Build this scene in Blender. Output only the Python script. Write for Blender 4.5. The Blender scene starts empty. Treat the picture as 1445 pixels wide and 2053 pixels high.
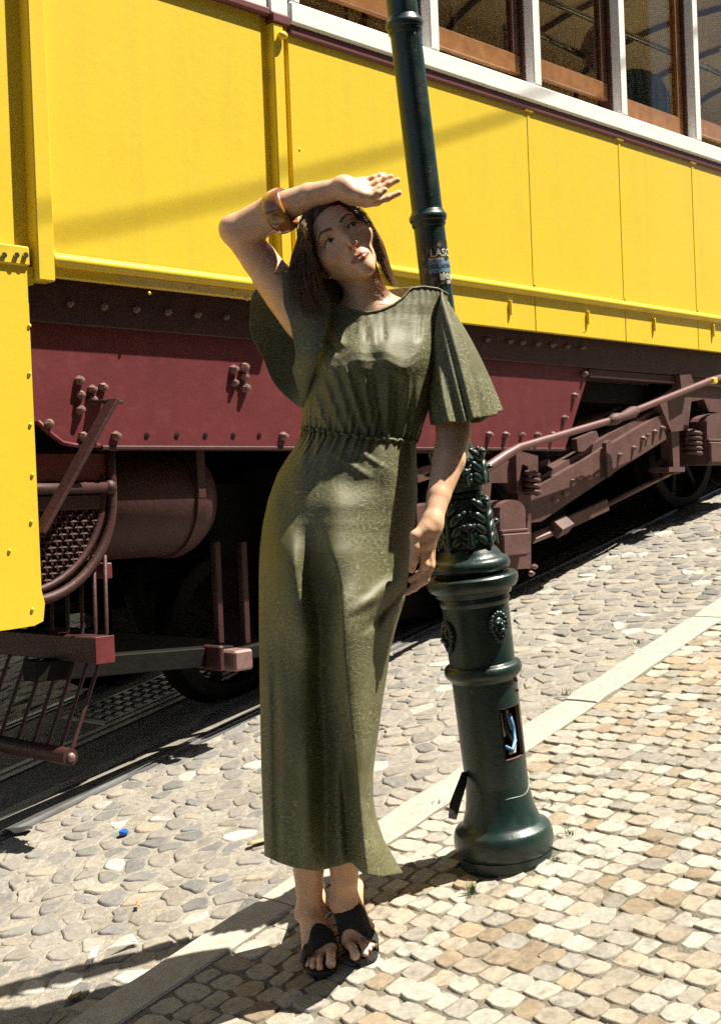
import bpy, bmesh, math, random
import numpy as np
from mathutils import Matrix, Vector, Euler
random.seed(7); RNG = np.random.default_rng(11)
S = bpy.context.scene; COL = S.collection
V = lambda *a: np.array(a, float)

# ---------------------------------------------------------------- camera
CX, CY, FPX, ROLL, HZ = 722.5, 1026.5, 2600.0, 0.0385, 1005.0
CAM = V(0, 0, 1.05)
_p = math.atan((CY - HZ) / FPX)
_f = V(0, math.cos(_p), -math.sin(_p)); _r0 = V(1, 0, 0); _u0 = np.cross(_r0, _f)
_a = math.atan(ROLL)
CR = math.cos(_a) * _r0 - math.sin(_a) * _u0
CU = math.cos(_a) * _u0 + math.sin(_a) * _r0
CF = _f
cam = bpy.data.cameras.new('camera'); camo = bpy.data.objects.new('camera', cam); COL.objects.link(camo)
cam.sensor_fit = 'VERTICAL'; cam.sensor_height = 36.0; cam.lens = FPX / 2053 * 36.0
cam.clip_start = 0.05; cam.clip_end = 500
camo.matrix_world = Matrix(((CR[0], CU[0], -CF[0], CAM[0]), (CR[1], CU[1], -CF[1], CAM[1]), (CR[2], CU[2], -CF[2], CAM[2]), (0, 0, 0, 1)))
S.camera = camo
cam.dof.use_dof = False

# ---------------------------------------------------------------- light
SUN = V(0.520, 0.025, 1.0); SUN /= np.linalg.norm(SUN)
world = bpy.data.worlds.new('World'); S.world = world; world.use_nodes = True
_nt = world.node_tree; _bg = _nt.nodes['Background']
_sky = _nt.nodes.new('ShaderNodeTexSky'); _sky.sky_type = 'NISHITA'; _sky.sun_disc = False
_sky.sun_elevation = math.asin(SUN[2]); _sky.sun_rotation = math.atan2(SUN[0], SUN[1])
_sky.altitude = 50; _sky.air_density = 1.0; _sky.dust_density = 1.5; _sky.ozone_density = 1.0
_nt.links.new(_sky.outputs[0], _bg.inputs[0]); _bg.inputs[1].default_value = 0.05
_l = bpy.data.lights.new('sun', 'SUN'); _l.energy = 5.0; _l.angle = math.radians(0.5); _l.color = (1.0, 0.93, 0.80)
_lo = bpy.data.objects.new('sun', _l); COL.objects.link(_lo)
_lo.rotation_euler = Vector(SUN).to_track_quat('Z', 'Y').to_euler(); _lo.location = (4, 2, 9)
S.view_settings.view_transform = 'Standard'; S.view_settings.look = 'None'
S.view_settings.exposure = 1.3; S.view_settings.gamma = 1.0; S.view_settings.use_curve_mapping = False
S.render.engine = 'CYCLES'; S.cycles.max_bounces = 8; S.cycles.transparent_max_bounces = 12
S.cycles.use_denoising = False; S.cycles.sample_clamp_indirect = 5.0
S.cycles.caustics_reflective = False; S.cycles.caustics_refractive = False

# ---------------------------------------------------------------- geometry of the street
def ray(x, y):
    d = CF * FPX + CR * (x - CX) - CU * (y - CY)
    return d / (d @ CF)
def at(x, y, dist):                       # point seen at pixel x, y at a distance along the view axis
    return CAM + ray(x, y) * dist
def proj(p):
    d = np.asarray(p) - CAM; z = d @ CF
    return np.stack([CX + FPX * (d @ CR) / z, CY - FPX * (d @ CU) / z], -1)
_az = math.atan((3230 - CX) / FPX)
HV = V(math.sin(_az), math.cos(_az), 0); NV = V(math.cos(_az), -math.sin(_az), 0)
SLOPE = 0.215
P0 = at(660, 1935, 2.95)
SV = HV + V(0, 0, SLOPE); SV /= np.linalg.norm(SV)
GN = np.cross(SV, -NV); GN /= np.linalg.norm(GN)
if GN[2] < 0: GN = -GN
def G(h, n, off=0.0):                     # a point of the sloping street
    return P0 + HV * h + NV * n + V(0, 0, SLOPE * h + off)
def ground(x, y, off=0.0):
    d = ray(x, y)
    t = (P0[2] + off - CAM[2] + SLOPE * (HV @ (CAM - P0))) / (d[2] - SLOPE * (HV @ d))
    return CAM + t * d
def hn(p):
    q = np.asarray(p) - P0
    return q @ HV, q @ NV

# ---------------------------------------------------------------- helpers
def link(o): COL.objects.link(o); return o
def tag(o, label=None, cat=None, group=None, kind=None):
    if label: o['label'] = label
    if cat: o['category'] = cat
    if group: o['group'] = group
    if kind: o['kind'] = kind
    return o
def empty(name, loc=(0, 0, 0), mat=None):
    o = bpy.data.objects.new(name, None); o.empty_display_size = 0.1
    if mat is not None: o.matrix_world = mat
    else: o.location = loc
    return link(o)
def mesh_obj(name, verts, faces, m, parent=None, smooth=False, loc=None, colors=None):
    me = bpy.data.meshes.new(name)
    verts = np.asarray(verts, float)
    if loc is not None: verts = verts - np.asarray(loc)
    if isinstance(faces, np.ndarray):
        k = faces.shape[1]; nf = len(faces)
        me.vertices.add(len(verts)); me.vertices.foreach_set('co', verts.astype(np.float32).ravel())
        me.loops.add(nf * k); me.loops.foreach_set('vertex_index', faces.astype(np.int32).ravel())
        me.polygons.add(nf); me.polygons.foreach_set('loop_start', np.arange(0, nf * k, k, dtype=np.int32))
        me.update(calc_edges=True)
    else:
        me.from_pydata([tuple(v) for v in verts], [], [tuple(int(i) for i in f) for f in faces]); me.update()
    me.validate()
    if colors is not None:
        a = me.color_attributes.new('tint', 'FLOAT_COLOR', 'POINT')
        c = np.ones((len(verts), 4), np.float32); c[:, :3] = colors
        a.data.foreach_set('color', c.ravel())
    if isinstance(smooth, np.ndarray): me.polygons.foreach_set('use_smooth', smooth)
    elif smooth: me.polygons.foreach_set('use_smooth', np.ones(len(me.polygons), bool))
    if m is not None: me.materials.append(m)
    o = bpy.data.objects.new(name, me)
    if loc is not None: o.location = tuple(loc)
    if parent is not None: o.parent = parent
    return link(o)

class MB:
    """collects shapes that belong to ONE part"""
    def __init__(s): s.v = []; s.f = []
    def add(s, v, f):
        n = len(s.v); s.v += [tuple(map(float, p)) for p in v]; s.f += [tuple(int(i) + n for i in q) for q in f]; return s
    def box(s, lo, hi, b=0.0):
        lo = np.minimum(lo, hi), np.maximum(lo, hi); lo, hi = lo
        c = (lo + hi) / 2; h = (hi - lo) / 2
        return s.obox(c, np.eye(3), h, b)
    def obox(s, c, R, h, b=0.0):           # oriented box: rows of R are the axes; b = chamfer
        R = np.asarray(R, float); c = np.asarray(c, float); h = np.asarray(h, float)
        b = min(b, 0.45 * h.min())
        if b <= 0:
            q = [(x, y, z) for x in (-1, 1) for y in (-1, 1) for z in (-1, 1)]
            v = [c + (np.array(p) * h) @ R for p in q]
            return s.add(v, [(0, 1, 3, 2), (4, 6, 7, 5), (0, 4, 5, 1), (2, 3, 7, 6), (0, 2, 6, 4), (1, 5, 7, 3)])
        v = []; idx = {}
        for x in (-1, 1):
            for y in (-1, 1):
                for z in (-1, 1):
                    for ax in range(3):
                        p = np.array([x, y, z], float) * (h - b); p[ax] = (x, y, z)[ax] * h[ax]
                        idx[x, y, z, ax] = len(v); v.append(c + p @ R)
        f = []
        for ax in range(3):
            o1, o2 = [(1, 2), (2, 0), (0, 1)][ax]
            for sg in (-1, 1):
                q = []
                for a_, b_ in ((-1, -1), (1, -1), (1, 1), (-1, 1)):
                    k = [0, 0, 0]; k[ax] = sg; k[o1] = a_; k[o2] = b_; q.append(idx[k[0], k[1], k[2], ax])
                f.append(q if sg > 0 else q[::-1])
        for ax in range(3):
            o1, o2 = [(1, 2), (2, 0), (0, 1)][ax]
            for s1 in (-1, 1):
                for s2 in (-1, 1):
                    k0 = [0, 0, 0]; k0[ax] = -1; k0[o1] = s1; k0[o2] = s2; k1 = list(k0); k1[ax] = 1
                    q = [idx[(*k0, o1)], idx[(*k1, o1)], idx[(*k1, o2)], idx[(*k0, o2)]]
                    f.append(q if s1 * s2 < 0 else q[::-1])
        for x in (-1, 1):
            for y in (-1, 1):
                for z in (-1, 1):
                    q = [idx[x, y, z, 0], idx[x, y, z, 1], idx[x, y, z, 2]]
                    f.append(q if x * y * z > 0 else q[::-1])
        return s.add(v, f)
    def bar(s, a, b_, w, t, up=(0, 0, 1), bev=0.0):      # rectangular bar from a to b
        a = np.asarray(a, float); b_ = np.asarray(b_, float); d = b_ - a; L = np.linalg.norm(d); d /= L
        x = np.cross(up, d); x /= np.linalg.norm(x); u = np.cross(d, x)
        return s.obox((a + b_) / 2, np.array([d, x, u]), (L / 2, w / 2, t / 2), bev)
    def tube(s, pts, r, seg=10, cap=True, closed=False):
        pts = [np.asarray(p, float) for p in pts]; n = len(pts)
        rs = r if hasattr(r, '__len__') else [r] * n
        v = []; f = []; pn = None
        for i in range(n):
            if closed: t = pts[(i + 1) % n] - pts[i - 1]
            else: t = pts[min(i + 1, n - 1)] - pts[max(i - 1, 0)]
            t = t / (np.linalg.norm(t) + 1e-12)
            if pn is None:
                pn = np.cross(t, (0, 0, 1) if abs(t[2]) < .9 else (1, 0, 0))
            pn = pn - t * (pn @ t); pn /= np.linalg.norm(pn); bn = np.cross(t, pn)
            for k in range(seg):
                a = 2 * math.pi * k / seg
                v.append(pts[i] + rs[i] * (math.cos(a) * pn + math.sin(a) * bn))
        for i in range(n if closed else n - 1):
            j = (i + 1) % n
            for k in range(seg):
                k2 = (k + 1) % seg
                f.append((i * seg + k, i * seg + k2, j * seg + k2, j * seg + k))
        if cap and not closed:
            f.append(tuple(range(seg))[::-1]); f.append(tuple((n - 1) * seg + k for k in range(seg)))
        return s.add(v, f)
    def prism(s, poly, a, b_, fn):          # poly of 2-D points, extruded from a to b; fn(u, v, w) -> point
        n = len(poly)
        v = [fn(*p, a) for p in poly] + [fn(*p, b_) for p in poly]
        f = [tuple(range(n))[::-1], tuple(range(n, 2 * n))] + [(i, (i + 1) % n, n + (i + 1) % n, n + i) for i in range(n)]
        return s.add(v, f)
    def lathe(s, prof, base, axis, seg=32, a0=0.0, a1=2 * math.pi, ref=(1, 0, 0), skip=None):
        base = np.asarray(base, float); axis = np.asarray(axis, float); axis = axis / np.linalg.norm(axis)
        x = np.asarray(ref, float) if abs(axis @ np.asarray(ref, float)) < .9 else V(0, 0, 1); x = x - axis * (x @ axis); x /= np.linalg.norm(x); y = np.cross(axis, x)
        full = abs(a1 - a0 - 2 * math.pi) < 1e-6; m = seg if full else seg + 1
        v = []; f = []
        for (r, z) in prof:
            for k in range(m):
                a = a0 + (a1 - a0) * k / seg
                v.append(base + axis * z + r * (math.cos(a) * x + math.sin(a) * y))
        for i in range(len(prof) - 1):
            for k in range(seg):
                k2 = (k + 1) % m
                if skip and skip((prof[i][1] + prof[i + 1][1]) / 2, a0 + (a1 - a0) * (k + .5) / seg): continue
                f.append((i * m + k, i * m + k2, (i + 1) * m + k2, (i + 1) * m + k))
        return s.add(v, f)
    def ball(s, c, r, seg=10, rings=6, R=None, squash=(1, 1, 1)):
        v = []; f = []
        R = np.eye(3) if R is None else R
        for i in range(rings + 1):
            th = math.pi * i / rings
            for k in range(seg):
                ph = 2 * math.pi * k / seg
                p = V(math.sin(th) * math.cos(ph), math.sin(th) * math.sin(ph), math.cos(th)) * r * np.asarray(squash)
                v.append(np.asarray(c) + p @ R)
        for i in range(rings):
            for k in range(seg):
                k2 = (k + 1) % seg
                f.append((i * seg + k, (i + 1) * seg + k, (i + 1) * seg + k2, i * seg + k2))
        return s.add(v, f)
    def build(s, name, m, parent=None, smooth=False, loc=None, auto=None):
        o = mesh_obj(name, s.v, s.f, m, parent, smooth or auto is not None, loc)
        bm = bmesh.new(); bm.from_mesh(o.data); bmesh.ops.recalc_face_normals(bm, faces=bm.faces)
        if auto is not None:
            for e in bm.edges:
                if len(e.link_faces) == 2 and e.calc_face_angle(0) > math.radians(auto): e.smooth = False
        bm.to_mesh(o.data); bm.free()
        return o

def copy_obj(o, parent=None, **kw):
    c = o.copy(); link(c); c.parent = parent if parent is not None else o.parent
    for k, v_ in kw.items(): setattr(c, k, v_)
    return c

# ---------------------------------------------------------------- materials
def mat(name, col, rough=0.5, metal=0.0, spec=0.5, var=0.0, vscale=8.0, bump=0.0, bscale=60.0, coat=0.0, dirt=None, dscale=5.0, damt=0.5, tint=False, sss=0.0, rvar=0.0, coords='Object', sheen=0.0):
    m = bpy.data.materials.new(name); m.use_nodes = True
    nt = m.node_tree; N = nt.nodes; L = nt.links; b = N['Principled BSDF']
    b.inputs['Roughness'].default_value = rough; b.inputs['Metallic'].default_value = metal
    b.inputs['Specular IOR Level'].default_value = spec
    if coat: b.inputs['Coat Weight'].default_value = coat; b.inputs['Coat Roughness'].default_value = 0.15
    if sheen: b.inputs['Sheen Weight'].default_value = sheen
    if sss:
        b.inputs['Subsurface Weight'].default_value = sss; b.inputs['Subsurface Radius'].default_value = (0.010, 0.004, 0.002); b.inputs['Subsurface Scale'].default_value = 0.6
    if coords == 'Object': tc = N.new('ShaderNodeTexCoord').outputs['Object']
    else: tc = N.new('ShaderNodeNewGeometry').outputs['Position']
    def noise(sc, det=5.0, ro=0.6):
        n = N.new('ShaderNodeTexNoise'); n.inputs['Scale'].default_value = sc; n.inputs['Detail'].default_value = det; n.inputs['Roughness'].default_value = ro
        L.new(tc, n.inputs['Vector']); return n.outputs['Fac']
    def mix(fac, a, b_, mode='MIX'):
        x = N.new('ShaderNodeMix'); x.data_type = 'RGBA'; x.blend_type = mode
        for s_, val in ((0, fac), (6, a), (7, b_)):
            if isinstance(val, (int, float)): x.inputs[s_].default_value = val
            elif isinstance(val, tuple): x.inputs[s_].default_value = (*val[:3], 1)
            else: L.new(val, x.inputs[s_])
        return x.outputs[2]
    def ramp(fac, lo, hi):
        r = N.new('ShaderNodeMapRange'); r.inputs[1].default_value = lo; r.inputs[2].default_value = hi; L.new(fac, r.inputs[0]); return r.outputs[0]
    if tint:
        at_ = N.new('ShaderNodeAttribute'); at_.attribute_name = 'tint'; c = at_.outputs['Color']
    else:
        rgb = N.new('ShaderNodeRGB'); rgb.outputs[0].default_value = (*col, 1); c = rgb.outputs[0]
    if var:
        f = ramp(noise(vscale), 0.25, 0.75)
        g = N.new('ShaderNodeMapRange'); g.inputs[3].default_value = 1 - var; g.inputs[4].default_value = 1 + var; L.new(f, g.inputs[0])
        cb = N.new('ShaderNodeCombineColor'); [L.new(g.outputs[0], cb.inputs[i]) for i in range(3)]
        c = mix(1.0, c, cb.outputs[0], 'MULTIPLY')
    if dirt is not None:
        f = ramp(noise(dscale, 8.0, 0.7), 0.52, 0.75)
        q = N.new('ShaderNodeMath'); q.operation = 'MULTIPLY'; q.inputs[1].default_value = damt; L.new(f, q.inputs[0])
        c = mix(q.outputs[0], c, dirt)
    L.new(c, b.inputs['Base Color'])
    if rvar:
        g = N.new('ShaderNodeMapRange'); g.inputs[1].default_value = .3; g.inputs[2].default_value = .7
        g.inputs[3].default_value = max(0.02, rough - rvar); g.inputs[4].default_value = min(1, rough + rvar); L.new(noise(vscale * 2.3), g.inputs[0]); L.new(g.outputs[0], b.inputs['Roughness'])
    if bump:
        bn = N.new('ShaderNodeBump'); bn.inputs['Strength'].default_value = 1.0; bn.inputs['Distance'].default_value = bump
        L.new(noise(bscale, 6.0, 0.65), bn.inputs['Height']); L.new(bn.outputs[0], b.inputs['Normal'])
    return m
def streaks(m, amt, sx=16.0, sz=.7, col=(.30, .22, .08)):
    """grime washed down a painted side"""
    nt = m.node_tree; N = nt.nodes; L = nt.links; b = N['Principled BSDF']; src = b.inputs['Base Color'].links[0].from_socket
    tc = N.new('ShaderNodeTexCoord'); mp = N.new('ShaderNodeMapping'); mp.inputs['Scale'].default_value = (sx, sx, sz); L.new(tc.outputs['Object'], mp.inputs['Vector'])
    n = N.new('ShaderNodeTexNoise'); n.inputs['Scale'].default_value = 1.0; n.inputs['Detail'].default_value = 6; n.inputs['Roughness'].default_value = .65; L.new(mp.outputs[0], n.inputs['Vector'])
    r = N.new('ShaderNodeMapRange'); r.inputs[1].default_value = .5; r.inputs[2].default_value = .78; r.inputs[4].default_value = amt; L.new(n.outputs['Fac'], r.inputs[0])
    n2 = N.new('ShaderNodeTexNoise'); n2.inputs['Scale'].default_value = 90; n2.inputs['Detail'].default_value = 2; L.new(tc.outputs['Object'], n2.inputs['Vector'])
    r2 = N.new('ShaderNodeMapRange'); r2.inputs[1].default_value = .72; r2.inputs[2].default_value = .76; r2.inputs[4].default_value = amt * 1.6; L.new(n2.outputs['Fac'], r2.inputs[0])
    mx = N.new('ShaderNodeMath'); mx.operation = 'MAXIMUM'; L.new(r.outputs[0], mx.inputs[0]); L.new(r2.outputs[0], mx.inputs[1])
    x = N.new('ShaderNodeMix'); x.data_type = 'RGBA'; L.new(mx.outputs[0], x.inputs[0]); L.new(src, x.inputs[6]); x.inputs[7].default_value = (*col, 1); L.new(x.outputs[2], b.inputs['Base Color'])
# ================================================================ STREET
M_sett = mat('limestone_sett', (.5, .45, .36), 0.85, spec=.25, var=.22, vscale=55, bump=.0025, bscale=90, dirt=(.085, .075, .06), dscale=22, damt=.7, tint=True, coords='P')
M_cobble = mat('road_cobble', (.3, .28, .25), 0.8, spec=.3, var=.2, vscale=40, bump=.003, bscale=70, dirt=(.31, .28, .22), dscale=16, damt=.55, tint=True, coords='P')
M_sand = mat('joint_sand', (.165, .145, .11), 0.95, spec=.1, var=.45, vscale=140, bump=.004, bscale=160, dirt=(.05, .055, .03), dscale=9, damt=.6, coords='P')
M_roadbed = mat('road_joint', (.27, .25, .21), 0.95, spec=.1, var=.35, vscale=60, bump=.005, bscale=110, dirt=(.14, .12, .09), dscale=7, damt=.8, coords='P')
M_kerb = mat('kerb_limestone', (.35, .33, .285), 0.8, spec=.25, var=.16, vscale=30, bump=.0015, bscale=120, dirt=(.16, .14, .11), dscale=22, damt=.45, coords='P')
M_conc = mat('track_concrete', (.19, .175, .15), 0.9, spec=.2, var=.3, vscale=26, bump=.002, bscale=90, coords='P')
M_rail = mat('rail_steel', (.22, .225, .235), 0.42, metal=.55, var=.25, vscale=14, dirt=(.09, .06, .04), dscale=12, damt=.6, coords='P')
M_railtop = mat('rail_polished', (.55, .55, .55), 0.28, metal=.9, var=.15, vscale=30, coords='P')
M_iron = mat('cast_iron', (.05, .05, .05), 0.6, metal=.4, var=.3, vscale=20, coords='P')

ROFF = -0.035                                   # the road lies below the pavement
def n_kt(h): return -0.418 - 0.037 * h          # kerb edges across the street
def n_kb(h): return -0.288 - 0.0327 * h
# sheets
hs = np.concatenate([[-45], np.linspace(-4, 9, 40), [45]])
def sheet(name, n0, n1, off, m, kind='structure'):
    v = []; f = []
    for h in hs:
        v += [G(h, n0(h) if callable(n0) else n0, off), G(h, n1(h) if callable(n1) else n1, off)]
    for i in range(len(hs) - 1): f.append((2 * i, 2 * i + 1, 2 * i + 3, 2 * i + 2))
    o = mesh_obj(name, v, f, m); 
    if kind: o['kind'] = kind
    return o
road = sheet('road', -40, lambda h: n_kt(h) + .01, ROFF - .0022, M_roadbed)
pavement = sheet('pavement', lambda h: n_kb(h) - .01, 40, -.0050, M_sand)

def clip_cell(c, nb):
    """Voronoi cell of c among its neighbours"""
    poly = [c + np.array(p) for p in ((-.4, -.4), (.4, -.4), (.4, .4), (-.4, .4))]
    for q in nb:
        m = (c + q) / 2; d = q - c; out = []
        s = [(p - m) @ d for p in poly]
        if max(s) <= 0: continue
        for i in range(len(poly)):
            j = (i + 1) % len(poly)
            if s[i] <= 0: out.append(poly[i])
            if (s[i] < 0) != (s[j] < 0) and s[i] != s[j]:
                out.append(poly[i] + (poly[j] - poly[i]) * (s[i] / (s[i] - s[j])))
        poly = out
        if len(poly) < 3: return None
    return np.array(poly)
def inset(poly, d):
    """move every edge of a convex polygon inwards by d"""
    n = len(poly); area = 0.5 * np.sum(poly[:, 0] * np.roll(poly[:, 1], -1) - poly[:, 1] * np.roll(poly[:, 0], -1))
    if area < 0: poly = poly[::-1]
    c = poly.mean(0); out = [p for p in poly]
    P = poly; res = [c + np.array(p) for p in ((-1, -1), (1, -1), (1, 1), (-1, 1))]
    for i in range(n):
        a, b = P[i], P[(i + 1) % n]; e = b - a; L = np.linalg.norm(e)
        if L < 1e-6: continue
        nrm = np.array([-e[1], e[0]]) / L; o_ = a + nrm * d
        s = [(p - o_) @ nrm for p in res]; new = []
        for k in range(len(res)):
            k2 = (k + 1) % len(res)
            if s[k] >= 0: new.append(res[k])
            if (s[k] > 0) != (s[k2] > 0) and s[k] != s[k2]: new.append(res[k] + (res[k2] - res[k]) * (s[k] / (s[k] - s[k2])))
        res = new
        if len(res) < 3: return None
    return np.array(res)
def round_poly(poly, n=10, sm=1, rc=.2):
    """resample a polygon with softened corners to n points"""
    for _ in range(sm):
        q = []
        for i in range(len(poly)):
            a, b = poly[i], poly[(i + 1) % len(poly)]; q += [a * (1 - rc) + b * rc, a * rc + b * (1 - rc)]
        poly = np.array(q)
    if len(poly) == n: return poly
    cl = np.vstack([poly, poly[:1]]); s = np.r_[0, np.cumsum(np.linalg.norm(np.diff(cl, axis=0), axis=1))]
    t = np.linspace(0, s[-1], n, endpoint=False) + s[-1] / n * .3
    return np.stack([np.interp(t, s, cl[:, 0]), np.interp(t, s, cl[:, 1])], 1)
def stone(poly, off, rise, edge, npt=10, jit=.0025, tilt=0.01, rc=.2):
    """a stone as rings of points (h, n, offset above the street)"""
    p = round_poly(poly, npt, 1, rc); c = p.mean(0)
    p = p + RNG.normal(0, jit, p.shape)
    tl = RNG.normal(0, tilt, 2)
    def ring(k, z): 
        q = c + (p - c) * k
        return [(a, b, off + z + tl @ (np.array([a, b]) - c)) for a, b in q]
    w = np.mean(np.linalg.norm(p - c, axis=1)); k1 = 1 - edge / w * .4; k2 = max(.4, 1 - edge / w * 1.5)
    v = ring(1, -.016) + ring(k1, rise * .55) + ring(k2, rise)
    v = np.array(v); v[npt:, 2] += RNG.normal(0, .0009, 2 * npt)
    v = np.vstack([v, [[c[0], c[1], off + rise * 1.0 + RNG.normal(0, .0006)]]])
    f = []
    for r in range(2):
        for k in range(npt):
            k2_ = (k + 1) % npt; f.append((r * npt + k, r * npt + k2_, (r + 1) * npt + k2_, (r + 1) * npt + k))
    for k in range(npt): f.append((2 * npt + k, 2 * npt + (k + 1) % npt, 3 * npt))
    W = P0 + v[:, :1] * HV + v[:, 1:2] * NV; W[:, 2] += SLOPE * v[:, 0] + v[:, 2]
    a2 = 0.5 * np.sum(p[:, 0] * np.roll(p[:, 1], -1) - p[:, 1] * np.roll(p[:, 0], -1))
    return W, f, abs(a2)
def ring_smooth(f): return np.array([len(q) == 4 for q in f])
def place_stones(stones, parent, nm, stuff_nm, m, limit=290):
    """stones: list of (verts, faces, colour). The largest in the picture become objects, the rest one mesh of stuff."""
    rank = []
    for i, (W, f, c) in enumerate(stones):
        d = W - CAM; z = d @ CF
        if z.min() < .3: rank.append((0, i)); continue
        q = proj(W); lo = q.min(0); hi = q.max(0)
        vis = hi[0] > 0 and lo[0] < 1445 and hi[1] > 0 and lo[1] < 2053
        hid = 535 < q[:, 0].mean() < 760 and 880 < q[:, 1].mean() < 1730     # behind the dress
        rank.append(((np.minimum(hi, (1445, 2053)) - np.maximum(lo, 0)).prod() if vis and not hid else 0, i))
    rank.sort(reverse=True)
    rv, rf, rc = [], [], []
    for k, (a, i) in enumerate(rank):
        W, f, c = stones[i]
        if k < limit and a > 80:
            mesh_obj(nm, W, f, m, parent, ring_smooth(f), loc=W[-1], colors=np.tile(c, (len(W), 1)))
        else:
            n0 = sum(len(x) for x in rv) if False else place_stones.n
            rv.append(W); rf += [tuple(j + n0 for j in q) for q in f]; rc.append(np.tile(c, (len(W), 1))); place_stones.n += len(W)
    if rv:
        o = mesh_obj(stuff_nm, np.vstack(rv), rf, m, parent, ring_smooth(rf), colors=np.vstack(rc)); o['kind'] = 'stuff'
    place_stones.n = 0
place_stones.n = 0

# --- pavement setts: rows across the street, laid in running bond
def lerp(a, b, t): return a + (b - a) * t
P_white = V(0.348, 0.326, 0.277); P_tan = V(0.290, 0.243, 0.180); P_grey = V(0.244, 0.226, 0.192); P_och = V(0.270, 0.213, 0.145)
def mid8(q):
    """a four-cornered stone with cut corners"""
    o = []
    for i in range(4):
        c, a, b = q[i], q[i - 1], q[(i + 1) % 4]; t1 = RNG.uniform(.01, .07); t2 = RNG.uniform(.01, .07)
        o += [c + (a - c) * t1, c + (b - c) * t2]
    return o
setts = []
lamp_hn = np.array(hn(ground(1013, 1705)))
h = -1.05; row = 0
while h < 4.6:
    dh = 0.062 + RNG.uniform(-.007, .009); 
    n = n_kb(h) + .008 + (row % 2) * .03 + RNG.uniform(0, .02)
    first = True
    while n < 2.4:
        dn = RNG.uniform(.046, .077)
        if first: n0 = n_kb(h) + .008; first = False
        else: n0 = n
        n1 = n + dn
        c = np.array([h + dh / 2, (n0 + n1) / 2]); Wc = G(*c)
        q = proj(Wc) if (Wc - CAM) @ CF > .5 else np.array([9e9, 9e9])
        wav = .014 * math.sin(3.1 * n + .7) + .008 * math.sin(7.3 * n + 1.2 * h)
        if -260 < q[0] < 1720 and 900 < q[1] < 2350 and np.linalg.norm(c - lamp_hn) > .135:
            j = lambda s=.0023: RNG.normal(0, s)
            g = .0012
            poly = np.array([(h + g + j(), n0 + g + j()), (h + dh - g + j(), n0 + g + j()), (h + dh - g + j(), n1 - g + j()), (h + g + j(), n1 - g + j())])
            if RNG.random() < .12: poly[RNG.integers(4)] += RNG.normal(0, .011, 2)
            poly[:, 0] += wav
            W, f, a = stone(np.array(mid8(poly)), -.004 + RNG.normal(0, .0015),   .0036, .0024, npt=8, jit=.0012, tilt=.03, rc=0)
            # newer white stones round the lamp, the kerb and in a scatter
            dl = np.linalg.norm((c - lamp_hn) * (1, 1)); pw = .12
            if dl < .34: pw = .75
            if c[1] - n_kb(c[0]) < .16 and c[0] < 1.0: pw = .75
            big = math.sin(c[0] * 5.1 + 1) * math.sin(c[1] * 4.3 + 2.2)
            pw += .15 * max(0, big)
            t = RNG.random()
            if t < pw: col = P_white * RNG.uniform(.85, 1.1)
            else:
                t = RNG.random(); col = lerp(P_tan, P_white, RNG.random() * .75) if t < .62 else (P_och if t < .8 else lerp(P_grey, P_white, RNG.random() * .7))
                col = col * RNG.uniform(.78, 1.14)
            setts.append((W, f, col))
        n = n1
    h += dh; row += 1
place_stones(setts, pavement, 'paving_sett', 'far_paving_setts', M_sett)

# --- road cobbles: irregular rounded stones
seeds = []
hh = -1.3
def in_view(c, mx=160, ylo=760):
    Wc = G(*c, ROFF)
    if (Wc - CAM) @ CF < .6: return False
    q = proj(Wc); return -mx < q[0] < 1445 + mx and ylo < q[1] < 2200
k = 0
while hh < 8.5:
    nn = -1.645 + (k % 2) * .055
    big = 1.0
    while nn < n_kt(hh) - .02:
        seeds.append((hh + RNG.normal(0, .018), min(max(nn + RNG.normal(0, .019), -1.63), n_kt(hh) - .03)))
        nn += RNG.uniform(.060, .110)
    hh += .068; k += 1
seeds2 = []
hh = -1.0; k = 0                               # the strip under and beyond the tram
while hh < 8.5:
    nn = -5.2 + (k % 2) * .06
    while nn < -2.92:
        seeds2.append((hh + RNG.normal(0, .02), min(nn + RNG.normal(0, .02), -2.95))); nn += RNG.uniform(.10, .14)
    hh += .11; k += 1
def cells(seeds, box, gap, lo_n, hi_n):
    A = np.array(seeds); out = []
    for i, c in enumerate(A):
        if not in_view(c): continue
        d = np.linalg.norm(A - c, axis=1); nb = A[np.argsort(d)[1:15]]
        nb = list(nb[d[np.argsort(d)[1:15]] < .35])
        nb.append(np.array([c[0], 2 * lo_n(c[0]) - c[1]])); nb.append(np.array([c[0], 2 * hi_n(c[0]) - c[1]]))
        p = clip_cell(c, nb)
        if p is None or len(p) < 3: continue
        p = inset(p, gap * RNG.uniform(.5, 1.5))
        if p is None or len(p) < 3: continue
        a = 0.5 * abs(np.sum(p[:, 0] * np.roll(p[:, 1], -1) - p[:, 1] * np.roll(p[:, 0], -1)))
        if a < .0009: continue
        out.append(p)
    return out
C_g = V(0.185, 0.174, 0.159); C_b = V(0.229, 0.204, 0.170); C_d = V(0.118, 0.115, 0.111); C_t = V(0.311, 0.252, 0.178); C_w = V(0.370, 0.348, 0.311)
cob = []
for p in cells(seeds, None, .0032, lambda h: -1.66, lambda h: n_kt(h) - .006):
    W, f, a = stone(p, ROFF - .004 + RNG.normal(0, .002), .0052, .0060, npt=10, jit=.003, tilt=.05, rc=.12)
    t = RNG.random(); ch = p.mean(0)[0]; cn = p.mean(0)[1]
    if t < .55: col = lerp(C_g, C_b, RNG.random())
    elif t < .74: col = C_d * 1.25
    elif t < .84: col = lerp(C_b, C_t, .7 * RNG.random())
    elif t < .9: col = C_w
    else: col = C_b * 1.2
    dusty = .5 + .5 * math.sin(ch * 2.3 + cn * 3.0); col = lerp(col, V(.295, .27, .225), .35 * dusty)
    cob.append((W, f, col * RNG.uniform(.85, 1.15)))
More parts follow.
